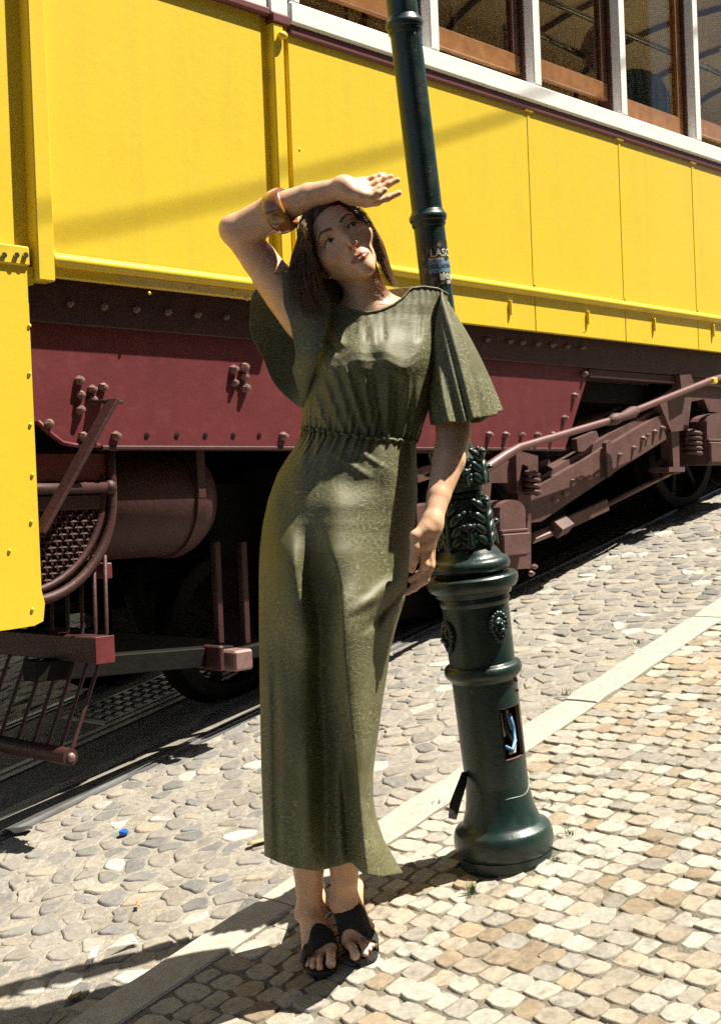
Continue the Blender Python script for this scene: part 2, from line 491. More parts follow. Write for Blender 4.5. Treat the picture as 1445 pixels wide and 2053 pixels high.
place_stones(cob, road, 'cobblestone', 'far_cobblestones', M_cobble)
under = []
for p in cells(seeds2, None, .008, lambda h: -5.3, lambda h: -2.9):
    W, f, a = stone(p, ROFF - .004 + RNG.normal(0, .002), .010, .012, npt=8, jit=.003, tilt=.05)
    under.append((W, f, lerp(C_g, C_b, RNG.random()) * RNG.uniform(.9, 1.25)))
place_stones(under, road, 'cobblestone', 'far_cobblestones', M_cobble, limit=0)

# --- kerb of long limestone slabs
kerb = empty('kerb', G(0, -.36)); kerb['kind'] = 'structure'
h = -1.6; joints = [-1.6, -.52, .17, .93, 1.62, 1.80, 2.55, 3.4, 4.3, 5.3, 6.4, 7.6, 9.0]
for h0, h1 in zip(joints[:-1], joints[1:]):
    g = .0025; m_ = max(3, int((h1 - h0) / .09)); v = []; f = []
    dz = RNG.normal(0, .002)
    for i in range(m_ + 1):
        hc = h0 + g + (h1 - h0 - 2 * g) * i / m_
        e = (.004 if i in (0, m_) else 0)
        a = n_kt(hc) + RNG.normal(0, .0022); b = n_kb(hc) + RNG.normal(0, .0026)
        z = dz + .002
        for (nn, off) in ((a, -.12), (a, z - .006 - e), (a + .007, z - e), ((a + b) / 2, z + .001 - e), (b - .006, z - e), (b, z - .005 - e), (b, -.03)):
            v.append(G(hc, nn, off) - P0 - HV * 0)
    for i in range(m_):
        for j_ in range(6): f.append((i * 7 + j_, i * 7 + j_ + 1, (i + 1) * 7 + j_ + 1, (i + 1) * 7 + j_))
    f.append(tuple(range(7))); f.append(tuple(m_ * 7 + j_ for j_ in range(7))[::-1])
    v = [p + P0 - G(0, -.36) for p in v]
    o = mesh_obj('kerb_stone', v, f, M_kerb, kerb, False)

# --- tram track: two grooved rails, concrete strips, a slot for the cable and a drain grate
track = sheet('tram_track', -2.92, -1.665, ROFF - .002, M_conc)
def strip(name, n0, n1, off, m, parent, thick=.02):
    v = []; f = []; H = np.linspace(-5, 14, 20)
    for h in H:
        for (nn, o_) in ((n0, off - thick), (n0, off), (n1, off), (n1, off - thick)): v.append(G(h, nn, o_))
    for i in range(len(H) - 1):
        for j_ in range(3): f.append((4 * i + j_, 4 * i + j_ + 1, 4 * i + j_ + 5, 4 * i + j_ + 4))
    f.append((0, 1, 2, 3)); return mesh_obj(name, v, f, m, parent)
for base in (-1.69, -2.80):
    r = strip('rail', base - .035, base + .030, ROFF + .004, M_rail, track)
    strip('rail_head', base - .028, base + .002, ROFF + .010, M_railtop, r)
    strip('rail_groove', base - .062, base - .036, ROFF - .0005, M_iron, r, .01)
strip('cable_slot', -2.26, -2.235, ROFF + .002, M_iron, track)
strip('slot_rail', -2.30, -2.262, ROFF + .004, M_rail, track)
strip('slot_rail', -2.233, -2.195, ROFF + .004, M_rail, track)
strip('guard_plate', -1.90, -1.84, ROFF + .003, M_rail, track)
# drain grate between the rails
gr = MB(); ga = np.array(hn(ground(95, 1440, ROFF))); gb = np.array(hn(ground(380, 1375, ROFF)))
g0, g1 = ga[0] + .02, gb[0] + .45
fr = MB()
for (a, b, c, d) in ((g0, g1, -2.62, -2.60), (g0, g1, -2.33, -2.31), (g0, g0 + .02, -2.60, -2.33), (g1 - .02, g1, -2.60, -2.33)):
    fr.add([G(a, c, ROFF + .006), G(b, c, ROFF + .006), G(b, d, ROFF + .006), G(a, d, ROFF + .006), G(a, c, ROFF - .03), G(b, c, ROFF - .03), G(b, d, ROFF - .03), G(a, d, ROFF - .03)],
           [(0, 1, 2, 3), (0, 4, 5, 1), (1, 5, 6, 2), (2, 6, 7, 3), (3, 7, 4, 0)])
grate = fr.build('drain_grate', M_rail, track)
x = g0 + .05; slat = None
while x < g1 - .05:
    for c in np.linspace(-2.575, -2.355, 4):
        m_ = MB(); 
        m_.add([G(x, c - .022, ROFF + .005), G(x + .02, c - .022, ROFF + .005), G(x + .02, c + .022, ROFF + .005), G(x, c + .022, ROFF + .005),
                G(x, c - .022, ROFF), G(x + .02, c - .022, ROFF), G(x + .02, c + .022, ROFF), G(x, c + .022, ROFF)], [(0, 1, 2, 3), (0, 4, 5, 1), (1, 5, 6, 2), (2, 6, 7, 3), (3, 7, 4, 0)])
        gr.add(m_.v, m_.f)
    x += .05
o = gr.build('grate_bars', M_rail, grate); o['kind'] = 'stuff'
# ================================================================ TRAM
# local frame of the tram: x along the street (level), y into the tram, z up
TM = Matrix(((HV[0], -NV[0], 0, P0[0]), (HV[1], -NV[1], 0, P0[1]), (0, 0, 1, P0[2]), (0, 0, 0, 1)))
def tl(p): q = np.asarray(p) - P0; return V(q @ HV, -(q @ NV), q[2])
def tp(x, y, c):                                # pixel -> tram coordinates on the plane y = c
    d = ray(x, y); t = (c - tl(CAM)[1]) / (-(d @ NV)); return tl(CAM + t * d)
def tg(h, off=0): return SLOPE * h + ROFF + off # street height under the tram
M_yel = mat('tram_yellow', (.71, .520, .033), 0.42, spec=.4, var=.05, vscale=2.2, bump=.0006, bscale=26, coat=.15, dirt=(.50, .36, .07), dscale=2.2, damt=.30)
streaks(M_yel, .13)
M_yelw = mat('worn_yellow', (.62, .47, .17), 0.6, spec=.3, var=.10, vscale=12, bump=.0006, bscale=60, dirt=(.60, .48, .24), dscale=9, damt=.8)
M_red = mat('tram_oxide_red', (.120, .022, .026), 0.5, spec=.3, var=.16, vscale=7, bump=.0010, bscale=45, dirt=(.16, .055, .05), dscale=14, damt=.35)
streaks(M_red, .30, 14, 1.2, (.05, .022, .018))
M_redd = mat('underframe_brown_red', (.048, .016, .0145), 0.55, spec=.35, var=.3, vscale=12, bump=.0020, bscale=55, dirt=(.034, .024, .020), dscale=13, damt=.8)
M_truck = mat('dusty_truck_red', (.105, .052, .047), 0.6, spec=.3, var=.3, vscale=12, bump=.0025, bscale=50, dirt=(.085, .070, .062), dscale=15, damt=.85)
M_dark = mat('greasy_black', (.006, .005, .0045), 0.7, spec=.15, var=.4, vscale=14, bump=.003, bscale=40)
streaks(M_truck, .6, 9, 5, (.030, .022, .018))
M_maroon = mat('maroon_trim', (.13, .035, .035), 0.5, var=.15, vscale=12)
M_white = mat('sill_white', (.82, .81, .78), 0.5, var=.06, vscale=6, bump=.0008, bscale=50, dirt=(.40, .37, .33), dscale=18, damt=.35)
M_wood = mat('varnished_wood', (.27, .12, .040), 0.32, spec=.5, var=.3, vscale=16, bump=.0006, bscale=60, coat=.4, dirt=(.20, .07, .02), dscale=9, damt=.6)
M_woodd = mat('dark_wood', (.085, .030, .018), 0.4, var=.3, vscale=12, coat=.2)
M_cream = mat('interior_cream', (.78, .66, .42), 0.55, var=.08, vscale=4)
M_floor = mat('tram_floor', (.32, .26, .18), 0.7, var=.2)
M_chrome = mat('steel_bar', (.55, .55, .55), 0.25, metal=1.0)
M_pole = mat('brass_dark', (.20, .17, .13), 0.35, metal=.8)
M_bolt = mat('bolt_steel', (.20, .115, .105), 0.45, metal=.1, var=.3, vscale=60)
M_board = mat('frieze_board', (.62, .58, .50), 0.6, var=.06)
def glass_mat():
    m = bpy.data.materials.new('window_glass'); m.use_nodes = True; N = m.node_tree.nodes; L = m.node_tree.links
    N.remove(N['Principled BSDF']); o = N['Material Output']
    t = N.new('ShaderNodeBsdfTransparent'); t.inputs[0].default_value = (.92, .90, .80, 1)
    g = N.new('ShaderNodeBsdfGlossy'); g.inputs['Roughness'].default_value = .02
    x = N.new('ShaderNodeMixShader'); x.inputs[0].default_value = .05
    L.new(t.outputs[0], x.inputs[1]); L.new(g.outputs[0], x.inputs[2]); L.new(x.outputs[0], o.inputs[0]); return m
M_glass = glass_mat()

tram = empty('tram', mat=TM)
tag(tram, 'old yellow funicular tram with maroon underframe standing on the sloping street behind the woman', 'tram')
NS = 1.35                                       # distance of the yellow skin from the woman's line
ZB = 1.785                                      # lower edge of the yellow skin
ZS = 2.815                                      # underside of the window sill
def hx(px, py, c=NS): return tp(px, py, c)[0]
H_END = 9.0
Wd = 2.05                                       # body width
def tb(name, lo, hi, m, par=tram, bev=.004):
    return MB().box(lo, hi, bev).build(name, m, par)

h_post0 = hx(57, 300); h_post1 = hx(91, 300); h_p1r = hx(531, 250); h_s0 = hx(545, 250); h_s1 = hx(566, 250); h_p2 = hx(580, 250)
ZBL = tp(300, 545, NS)[2]                       # bead moulding at the bottom
ZBR = tp(1100, 590, NS)[2]
# main skin panels
tb('side_panel', (h_post1 - .01, NS, ZB), (h_p1r, NS + .02, 3.05), M_yel)
seams = [h_p2, hx(1060, 350), hx(1240, 350), hx(1386, 380), hx(1386, 380) + .75, hx(1386, 380) + 1.5, H_END]
for a, b in zip(seams[:-1], seams[1:]):
    tb('side_panel', (a + .0015, NS - .006, ZB), (b - .0015, NS + .02, ZS + .02), M_yel, bev=.003)
for a in seams[1:-1]:                           # thin cover strip with a lug at each seam
    tb('seam_strip', (a - .010, NS - .0085, ZBR + .03), (a + .010, NS - .004, ZS - .02), M_yel, bev=.002)
    tb('seam_lug', (a - .03, NS - .016, ZS - .045), (a + .03, NS - .004, ZS - .012), M_yel, bev=.006)
# corner post and pilaster
tb('corner_post', (h_post0, NS - .030, tp(70, 560, NS - .03)[2]), (h_post1, NS + .03, 3.6), M_yel)
zt = tp(560, 30, NS - .02)[2]
tb('pilaster', (h_s0, NS - .026, ZB), (h_s1, NS + .03, zt - .035), M_yel)
tb('pilaster_cap', (h_s0 - .004, NS - .032, zt - .034), (h_p2 - .004, NS + .03, zt), M_maroon)
tb('groove_back', (h_p1r, NS + .010, ZB), (h_p2 + .01, NS + .03, 3.0), M_yel)
c = tp(563, 72, NS - .03); MB().tube([c + V(0, .02, 0), c + V(0, -.012, 0)], .014, 10).ball(c + V(0, -.012, 0), .018, 10, 6, squash=(1.2, .7, .8)).build('door_stop', M_yel, tram, True)
# maroon moulding above the first panel and white board over it
z1 = tp(500, 8, NS - .02)[2]
tb('upper_moulding', (h_post1, NS - .024, z1 - .02), (h_s0 - .004, NS + .02, z1 + .012), M_maroon, bev=.008)
tb('upper_board', (h_post1, NS - .008, z1 + .012), (h_s0 - .004, NS + .02, 3.9), M_white)
tb('post_head', (h_s0 - .003, NS - .020, zt + .002), (h_p2 - .002, NS + .03, 3.9), M_white)
# bead mouldings
def bead(name, h0, h1, z, m, par=tram, r=.017):
    mb = MB(); n = 10; prof = [(-.004, -r * 1.25)] + [(-.004 - .016 * math.sin(math.pi * k / 8) - .004, -r * math.cos(math.pi * k / 8)) for k in range(9)] + [(-.004, r * 1.25)]
    v = []; 
    for h in (h0, h1): v += [(h, NS + a - .004, z + b) for a, b in prof]
    k = len(prof); f = [(i, i + 1, k + i + 1, k + i) for i in range(k - 1)] + [tuple(range(k)), tuple(range(k, 2 * k))[::-1]]
    mb.add(v, f); return mb.build(name, m, par, auto=40)
bead('bead_moulding', h_post1 + .004, h_p1r + .05, ZBL, M_yel)
bead('bead_moulding', h_s1 + .05, H_END, ZBR, M_yel)
tb('moulding_bracket', (h_post1 + .001, NS - .012, ZB + .003), (h_post1 + .018, NS + .004, ZBL + .03), M_yel)
# worn patch on the lower strip
pw0 = hx(233, 575); pw1 = h_p1r + .2
poly = [(pw0, ZBL - .024)] + [(pw0 + .05 * (1 - math.cos(t)), ZBL - .024 - (ZBL - .03 - ZB) * math.sin(t) * .98) for t in np.linspace(.2, 1.5, 7)] + [(pw1, ZB + .004), (pw1, ZBL - .024)]
MB().prism(poly, NS - .0018, NS + .004, lambda u, v_, w: V(u, w, v_)).build('worn_strip', M_yelw, tram)
# clips along the lower strip on the right
for px, py in ((1022, 617), (1177, 637), (1310, 651), (1428, 663)):
    c = tp(px, py, NS - .01); MB().box(c - V(.006, .010, .032), c + V(.006, .012, .032), .004).build('skirt_clip', M_yel, tram)
proto_scr = MB().ball((0, 0, 0), .0065, 8, 4, squash=(1, .6, 1)).build('screw', M_yel, tram, True)
n_ = 0
def screw(px, py, c):
    global n_
    p = tp(px, py, c); o = proto_scr if n_ == 0 else copy_obj(proto_scr); o.location = p; n_ += 1
for px, py in ((250, 538), (345, 548), (440, 559), (300, 588), (385, 580), (470, 585), (495, 600), (97, 522), (97, 548), (800, 590), (600, 300), (1170, 665)): screw(px, py, NS - .005)

# left platform: upper door panel and the deep yellow valance below it
hl = h_post0 - 1.3
tb('platform_panel', (hl, NS + .020, tp(25, 512, NS + .02)[2] - .02), (h_post0 + .01, NS + .045, 3.6), M_yel)
zc = tp(28, 512, NS)[2]
tb('hinge_bar', (hl, NS - .014, zc - .030), (hx(56, 512), NS + .03, zc + .030), M_yel, bev=.005)
for px in (8, 33, 51):
    c = tp(px, 512, NS - .016); MB().tube([c, c + V(0, -.006, 0)], .009, 8).build('screw', M_chrome, tram)
hv1 = hx(71, 900); zv0 = tp(72, 1250, NS)[2]; zv1 = tp(20, 1262, NS)[2]
val = [(hl, zc - .03), (h_post0 - .002, zc - .03), (h_post0 - .002, tp(70, 572, NS)[2]), (hv1 - .004, tp(70, 575, NS)[2]), (hv1, zv0 + .10), (hv1 + .010, zv0 + .06), (hv1 + .002, zv0 + .005), (hv1 - .03, zv0 - .006), (hx(20, 1262), zv1), (hl, zv1 - .02)]
MB().prism(val, NS - .004, NS + .022, lambda u, v_, w: V(u, w, v_)).build('valance', M_yel, tram)
for px, py in ((60, 653), (60, 749), (62, 851), (66, 952), (64, 1046), (20, 1104), (66, 1222)): screw(px, py, NS - .006)

# sill
tb('window_sill', (h_p2 - .0, NS - .030, ZS), (H_END, NS + .12, ZS + .082), M_white, bev=.008)
tb('sill_moulding', (h_p2 + .002, NS - .019, ZS - .040), (H_END, NS + .02, ZS - .001), M_maroon, bev=.008)

# windows: posts, wooden sashes, glass
ZT = 3.95
posts = [hx(600, 0) - .05, hx(862, 60), hx(1067, 100), hx(1240, 150), hx(1389, 200)]
step = posts[-1] - posts[-2]
posts += [posts[-1] + step, posts[-1] + 2 * step, posts[-1] + 3 * step, posts[-1] + 4 * step]
sash_dz = [.10, .055, .075, .015, .07, .05, .05, .05]
for i, hp in enumerate(posts):
    po = tb('window_post', (hp - .030, NS - .026, ZS + .0825), (hp + .030, NS + .055, ZT), M_white, bev=.006)
    MB().box((hp - .042, NS + .02, ZS + .083), (hp - .0305, NS + .10, ZT)).box((hp + .0305, NS + .02, ZS + .083), (hp + .042, NS + .10, ZT)).build('window_channel', M_woodd, po)
for i in range(len(posts) - 1):
    a, b = posts[i] + .046, posts[i + 1] - .046; z0 = ZS + .083 + sash_dz[i]
    y0, y1 = NS + .035, NS + .070
    if i == 3: z0 = ZS + .088
    t = .115 if i == 3 else .085
    w = tb('sash_rail', (a, y0, z0), (b, y1, z0 + t), M_wood)
    w.name = 'window'
    tb('sash_stile', (a, y0 + .001, z0 + t + .0005), (a + .045, y1, ZT), M_woodd if i != 3 else M_wood, w)
    tb('sash_stile', (b - .055, y0 + .001, z0 + t + .0005), (b, y1, ZT), M_woodd if i not in (3,) else M_wood, w)
    if i < 5:
        tb('pane', (a + .045, y0 + .014, z0 + t), (b - .055, y0 + .018, ZT), M_glass, w, 0)
        if i != 3: tb('lower_pane', (a, NS + .085, ZS + .083), (b, NS + .089, z0 + .10), M_glass, w, 0)
tb('head_rail', (h_p2, NS - .02, ZT), (H_END, NS + .10, ZT + .12), M_white)
# roof, floor, ceiling, far side
YF = NS + Wd
arc = []
for k in range(13):
    t = math.pi * k / 12; arc.append((NS - .08 + (Wd + .16) * (1 - math.cos(t)) / 2, ZT + .13 + .34 * math.sin(t) ** .8))
v = []; 
for h in (hl, H_END): v += [(h, y, z) for y, z in arc] + [(h, y, z - .03) for y, z in arc]
k = 13; f = [(i, i + 1, 2 * k + i + 1, 2 * k + i) for i in range(k - 1)] + [(k + i, 3 * k + i, 3 * k + i + 1, k + i + 1) for i in range(k - 1)]
mesh_obj('roof', v, f, M_white, tram, True)
arc2 = [(NS + .10 + (Wd - .2) * (1 - math.cos(math.pi * k / 12)) / 2, ZT - .02 + .36 * math.sin(math.pi * k / 12) ** .7) for k in range(13)]
v = []
for h in (h_p2 - .2, H_END): v += [(h, y, z) for y, z in arc2]
f = [(i, i + 1, k + i + 1, k + i) for i in range(12)]
v2 = [(h, y, z + .012) for h, y, z in v]
mesh_obj('ceiling', v + v2, f + [tuple(26 + j for j in q)[::-1] for q in f], M_cream, tram, True)
for h in np.arange(h_p2 + .25, H_END, .75):
    mb = MB(); mb.tube([(h, y, z - .012) for y, z in arc2], .022, 6); mb.build('ceiling_rib', M_woodd, tram)
tb('cabin_floor', (hl, NS + .03, 1.86), (H_END, YF - .03, 1.90), M_floor)
tb('inner_lining', (h_p2, NS + .035, 1.91), (H_END, NS + .06, ZS + .01), M_wood)
tb('far_side', (hl, YF - .03, ZB), (H_END, YF, 2.82), M_yel)
tb('far_lining', (h_p2, YF - .06, 1.91), (H_END, YF - .035, 2.80), M_wood)
tb('far_frieze', (h_p2, YF - .10, 3.92), (H_END, YF - .0, 4.10), M_board)
for h in np.arange(h_p2, H_END, .78): tb('far_post', (h - .05, YF - .08, 2.82), (h + .05, YF - .005, 3.92), M_woodd)
for h in np.arange(h_p2, H_END - .7, .78):
    tb('far_rail', (h + .05, YF - .06, 2.82), (h + .73, YF - .03, 2.92), M_wood)
tb('partition', (h_p2 - .06, NS + .06, 1.91), (h_p2 - .02, YF - .06, ZT + .3), M_woodd)
tb('end_wall', (H_END - .04, NS + .02, 1.9), (H_END, YF - .02, ZT + .2), M_cream)
tb('end_wall', (hl, NS + .05, 1.9), (hl + .04, YF - .02, ZT + .2), M_yel)
for y in (NS + .35, YF - .35):
    MB().tube([(h_p2 + .05, y, 3.55), (H_END - .1, y, 3.55)], .017, 8).build('grab_rail', M_chrome, tram, True)
    for h in np.arange(h_p2 + .6, H_END, 1.5):
        MB().tube([(h, y, 3.55), (h, y, ZT + .2)], .011, 6).build('rail_hanger', M_pole, tram, True)
a_, b_ = tp(1078, 68, NS + .45), tp(1180, 118, NS + .45)
MB().tube([a_, b_], .018, 8).build('grab_bar', M_chrome, tram, True)
for h in np.arange(h_p2 + .9, H_END - .5, 1.5):
    mb = MB(); mb.lathe([(.0, -.055), (.05, -.05), (.085, -.02), (.09, 0), (.06, .03)], (h, NS + Wd / 2, ZT + .27), (0, 0, 1), 14); mb.build('ceiling_lamp', M_board, tram, True)
for h in np.arange(h_p2 + .35, H_END - .5, .78):  # benches along both sides
    MB().box((h, NS + .08, 2.28), (h + .42, NS + .80, 2.33), .01).box((h, NS + .08, 2.33), (h + .04, NS + .80, 2.80), .01).build('bench', M_wood, tram)
    MB().box((h, YF - .80, 2.28), (h + .42, YF - .08, 2.33), .01).box((h, YF - .80, 2.33), (h + .04, YF - .08, 2.80), .01).build('bench', M_wood, tram)

# ---- red underframe
YR = NS + .068
zr0 = tp(560, 895, YR)[2]; ZR1 = ZB + .02
hs_t, hs_b = tp(1187, 722, YR)[0], tp(1132, 878, YR)[0]
hL = hx(66, 800, YR)
cut = [tp(150, 899, YR), tp(125, 888, YR), tp(105, 873, YR), tp(88, 858, YR), tp(76, 845, YR)]
poly = [(hL - .5, ZR1), (hs_t + .02, ZR1), (hs_t, tp(1187, 722, YR)[2]), (hs_b, zr0), (tp(200, 900, YR)[0], zr0)] + [(q[0], max(q[2], zr0 + .002 * i)) for i, q in enumerate(cut)] + [(hL - .5, cut[-1][2] + .05)]
frame = MB().prism(poly, YR, YR + .02, lambda u, v_, w: V(u, w, v_)).build('red_side_plate', M_red, tram)
# rolled lip along its bottom and round the cut-out
MB().tube([V(q[0], YR - .002, max(q[2], zr0)) for q in cut[::-1]] + [V(tp(200, 900, YR)[0], YR - .002, zr0)], .008, 6).build('plate_lip', M_red, frame, True)
tb('bottom_flange', (tp(205, 900, YR)[0], YR - .004, zr0 - .014), (hs_b, YR + .06, zr0), M_redd, frame, .003)
# angle iron under the skin
tb('angle_iron', (hL - .5, YR - .022, ZR1 - .155), (H_END, YR - .001, ZR1), M_redd, tram, .004)
tb('sole_bar', (hs_t - .05, YR - .012, ZR1 - .20), (H_END, YR + .05, ZR1 - .155), M_redd, tram, .004)
# bolts
pb = MB(); pb.lathe([(.0165, 0), (.0165, .010), (.013, .016), (.009, .026), (.0, .028)], (0, 0, 0), (0, -1, 0), 6)
bolt0 = pb.build('bolt', M_bolt, tram); nb_ = 0
def bolt(px, py, c, s=1.0, par=None):
    global nb_
    o = bolt0 if nb_ == 0 else copy_obj(bolt0)
    nb_ += 1; o.location = tp(px, py, c); o.scale = (s * RNG.uniform(.9, 1.1),) * 3; o.rotation_euler = (0, RNG.uniform(0, 1), 0); return o
for px, py in ((158, 763), (160, 792), (159, 822), (184, 781), (185, 802), (205, 777), (96, 850), (165, 875), (231, 874),
               (467, 741), (468, 768), (487, 737), (488, 756), (489, 778), (566, 875)): bolt(px, py, YR)
for px, py in ((978, 872), (1011, 872), (1044, 872), (1075, 872), (1105, 872), (1129, 838), (1149, 794), (1168, 750)): bolt(px, py, YR, .9)
for px in (140, 208, 272, 335, 394, 452, 505, 975, 1020, 1045, 1075, 1105, 1135, 1165):      # rivets on the angle iron
    z = 610 + (px - 140) * .085; bolt(px, z, YR - .022, .75).data.materials
mb = MB().lathe([(.010, 0), (.010, .004), (.0, .005)], (0, 0, 0), (0, -1, 0), 8); hole0 = mb.build('bolt_hole', M_dark, tram); k_ = 0  # black discs stand for the shade inside empty holes
for px, py in ((294, 873), (354, 873), (411, 873), (467, 873), (519, 873)):
    o = hole0 if k_ == 0 else copy_obj(hole0); k_ += 1; o.location = tp(px, py, YR + .001)
# diagonal brace with its hooked top
a_, b_ = tp(228, 800, YR - .09), tp(80, 1068, YR - .05)
MB().bar(b_, a_, .012, .062, up=(0, 1, 0), bev=.002).bar(a_ + V(.022, 0, -.008), tp(190, 806, YR) + V(0, .0, 0), .05, .012, bev=.002).build('diagonal_brace', M_redd, tram)

# ---- mesh guard with rounded lower corner, at the left
YG = NS + .12
g0 = tp(72, 960, YG); g1 = tp(228, 935, YG); 
xl, xr = hx(40, 1000, YG), hx(222, 1000, YG); zt_ = tp(150, 985, YG)[2]; zb_ = tp(78, 1205, YG)[2]
cxg = xl + .02; 
def quarter(R0, R1, n=14): return [(cxg + (xr - cxg) * R0 * math.sin(t), zt_ - .02 - (zt_ - .02 - zb_) * R1 * math.cos(t)) for t in np.linspace(0, math.pi / 2, n)]
rim = [V(x, YG - .01, z) for x, z in quarter(1, 1)] + [V(xr, YG - .01, zt_ + .05), V(xr - .002, YG - .01, zt_ + .16)]
guard = MB().tube(rim, .017, 8).build('mesh_guard', M_redd, tram, True)
MB().tube([p + V(-.028, .01, .028 * (0 if i > 13 else 1)) for i, p in enumerate(rim[:15])], .013, 6).build('inner_rim', M_redd, guard, True)
MB().tube([V(xl - .3, YG - .014, zt_ + .01), V(xr - .01, YG - .014, zt_ + .01)], .019, 8).ball(V(xr - .012, YG - .014, zt_ + .01), .026, 8, 6).build('guard_bar', M_redd, guard, True)
MB().box((xl - .3, YG - .004, zt_ + .03), (xr, YG + .02, zt_ + .125), .004).build('guard_plate', M_red, guard)
MB().box((xl - .3, YG - .006, zt_ - .06), (xr - .03, YG + .012, zt_ - .012), .003).build('guard_strap', M_redd, guard)
tb('guard_hinge', (xr - .02, YG - .03, zt_ + .13), (xr + .025, YG + .03, zt_ + .19), M_redd, guard)
wm = MB()
def inside(x, z):
    u = (x - cxg) / (xr - cxg - .03); w = (zt_ - .02 - z) / (zt_ - .02 - zb_ - .02)
    return u < 1 and (u < 0 or u * u + max(w, 0) ** 2 < 1)
gx = np.arange(xl - .3, xr, .0205); gz = np.arange(zb_, zt_ - .05, .0205)
for i, x in enumerate(gx):
    zz = [z for z in np.arange(zb_, zt_ - .05, .01025) if inside(x, z)]
    if len(zz) > 1: wm.tube([V(x, YG + .006 + .006 * math.sin(math.pi * (z - zb_) / .0205 + math.pi * (i % 2)), z) for z in zz], .0042, 4)
for j, z in enumerate(gz):
    xx = [x for x in np.arange(gx[0], xr, .01025) if inside(x, z)]
    if len(xx) > 1: wm.tube([V(x, YG + .006 - .006 * math.sin(math.pi * (x - gx[0]) / .0205 + math.pi * (j % 2)), z) for x in xx], .0042, 4)
o = wm.build('wire_mesh', M_redd, guard); o['kind'] = 'stuff'
tb('guard_back', (xl - .3, YG + .10, zb_ + .05), (xr - .04, YG + .12, zt_), M_dark, guard)
tb('guard_foot', (hx(203, 1145, YG), YG - .03, tp(210, 1160, YG)[2]), (hx(216, 1145, YG), YG + .06, tp(210, 1128, YG)[2]), M_red, guard)

# ---- brake tank
YT = NS + .33; R_ = .205
zc_ = tp(300, 1118, YT - .05)[2] + R_; x0_, x1_ = hx(175, 1000, YT - .1), hx(398, 1000, YT - .15)
pr = [(0, 0), (R_ * .6, .0), (R_ * .92, .012), (R_, .03), (R_, x1_ - x0_ - .02), (R_ * .985, x1_ - x0_ + .02), (R_ * .80, x1_ - x0_ + .075), (R_ * .4, x1_ - x0_ + .10), (0, x1_ - x0_ + .105)]
tank = MB().lathe(pr, (x0_, YT, zc_), (1, 0, 0), 40).build('air_tank', M_redd, tram, auto=50)
xs_ = hx(420, 1000, YT - R_)
MB().lathe([(R_ + .001, 0), (R_ + .010, .001), (R_ + .010, .038), (R_ + .001, .039)], (xs_ - .06, YT, zc_), (1, 0, 0), 40).build('tank_strap', M_redd, tank, auto=40)
tb('strap_hanger', (xs_ - .058, YT - R_ - .012, zc_), (xs_ - .022, YT - R_, zr0 + .02), M_redd, tank)

# ---- life guard: cross beam, hanging rods, roller
hb_ = .30
def tph(x, y, h):                               # pixel -> tram coordinates on the cross plane x = h
    d = ray(x, y); t = (h - tl(CAM)[0]) / (d @ HV); return tl(CAM + t * d)
e_ = tp(203, 1302, NS + .02); hb_ = e_[0]
zb2 = e_[2]
lifeg = MB().box((hb_ - .035, NS + .0, zb2 - .042), (hb_ + .035, YF - .1, zb2 + .042), .004).build('guard_beam', M_redd, tram)
tb('lit_beam_end', (hb_ - .036, NS - .004, zb2 - .043), (hb_ + .036, NS + .0, zb2 + .043), M_red, lifeg, .003)  # brighter red paints the sunlight on the beam's end face
er = tph(142, 1518, hb_ - .12)
rl = MB().tube([(hb_ - .12, er[1] + .0, er[2]), (hb_ - .12, YF - .12, er[2])], .028, 12).build('guard_roller', M_redd, lifeg, auto=50)
MB().ball((hb_ - .12, er[1] - .004, er[2]), .015, 8, 6, squash=(1, .8, 1)).build('roller_pin', M_bolt, rl, True)
ys_ = [tph(px, 1505, hb_ - .12)[1] for px in (136, 114, 88, 60, 29)]
ys_ = ys_ + [ys_[-1] + .11 * (i + 1) for i in range(14)]
rod0 = None
for y in ys_:
    if rod0 is None:
        rod0 = MB().tube([(hb_ + .05, 0, zb2 + .30), (hb_ + .045, 0, zb2 + .05), (hb_ + .01, 0, zb2 - .05), (hb_ - .10, 0, er[2] + .03), (hb_ - .12, 0, er[2])], .0068, 6).build('guard_rod', M_redd, lifeg, True); rod0.location = (0, y, 0)
    else: copy_obj(rod0, location=(0, y, 0))
    if y > YF - .2: break
tb('guard_hanger_beam', (hb_ + .02, NS + .15, zb2 + .28), (hb_ + .09, YF - .1, zb2 + .35), M_redd, lifeg)
# ---- dark gear added under the body to block the bright ground beyond
tb('under_floor', (hl, NS + .16, 1.50), (H_END, YF - .1, 1.60), M_dark)
tb('blocking_screen', (hl, 2.6, .62), (H_END - 3, 2.66, 1.6), M_dark)  # dark sheet that hides the bright ground beyond the tram
def sbar(name, p, q, c, w, t, m, par=tram, bev=.004):
    return MB().bar(tp(*p, c), tp(*q, c), w, t, up=(0, 1, 0), bev=bev).build(name, m, par)
MB().tube([tp(262, 1130, NS + .7), tp(272, 1200, NS + .7), tp(300, 1268, NS + .66)], [.045, .042, .04], 8).build('brake_hanger', M_dark, tram, True)
sbar('brake_pull_rod', (60, 1232), (330, 1170), NS + .8, .03, .03, M_dark)
sbar('brake_beam', (70, 1275), (420, 1300), NS + .5, .08, .11, M_dark)
sbar('track_brake', (60, 1345), (455, 1312), NS + .25, .07, .085, M_dark)
a_ = tp(472, 1318, NS + .16); tb('brake_shoe', a_ - V(.045, .05, .045), a_ + V(.045, .05, .03), M_bolt, tram, .008)
a_ = tp(428, 1316, NS + .18); tb('brake_bracket', a_ - V(.012, .05, .05), a_ + V(.012, .05, .04), M_redd, tram, .006)
sbar('brake_bar', (480, 1312), (780, 1235), NS + .24, .05, .04, M_dark)
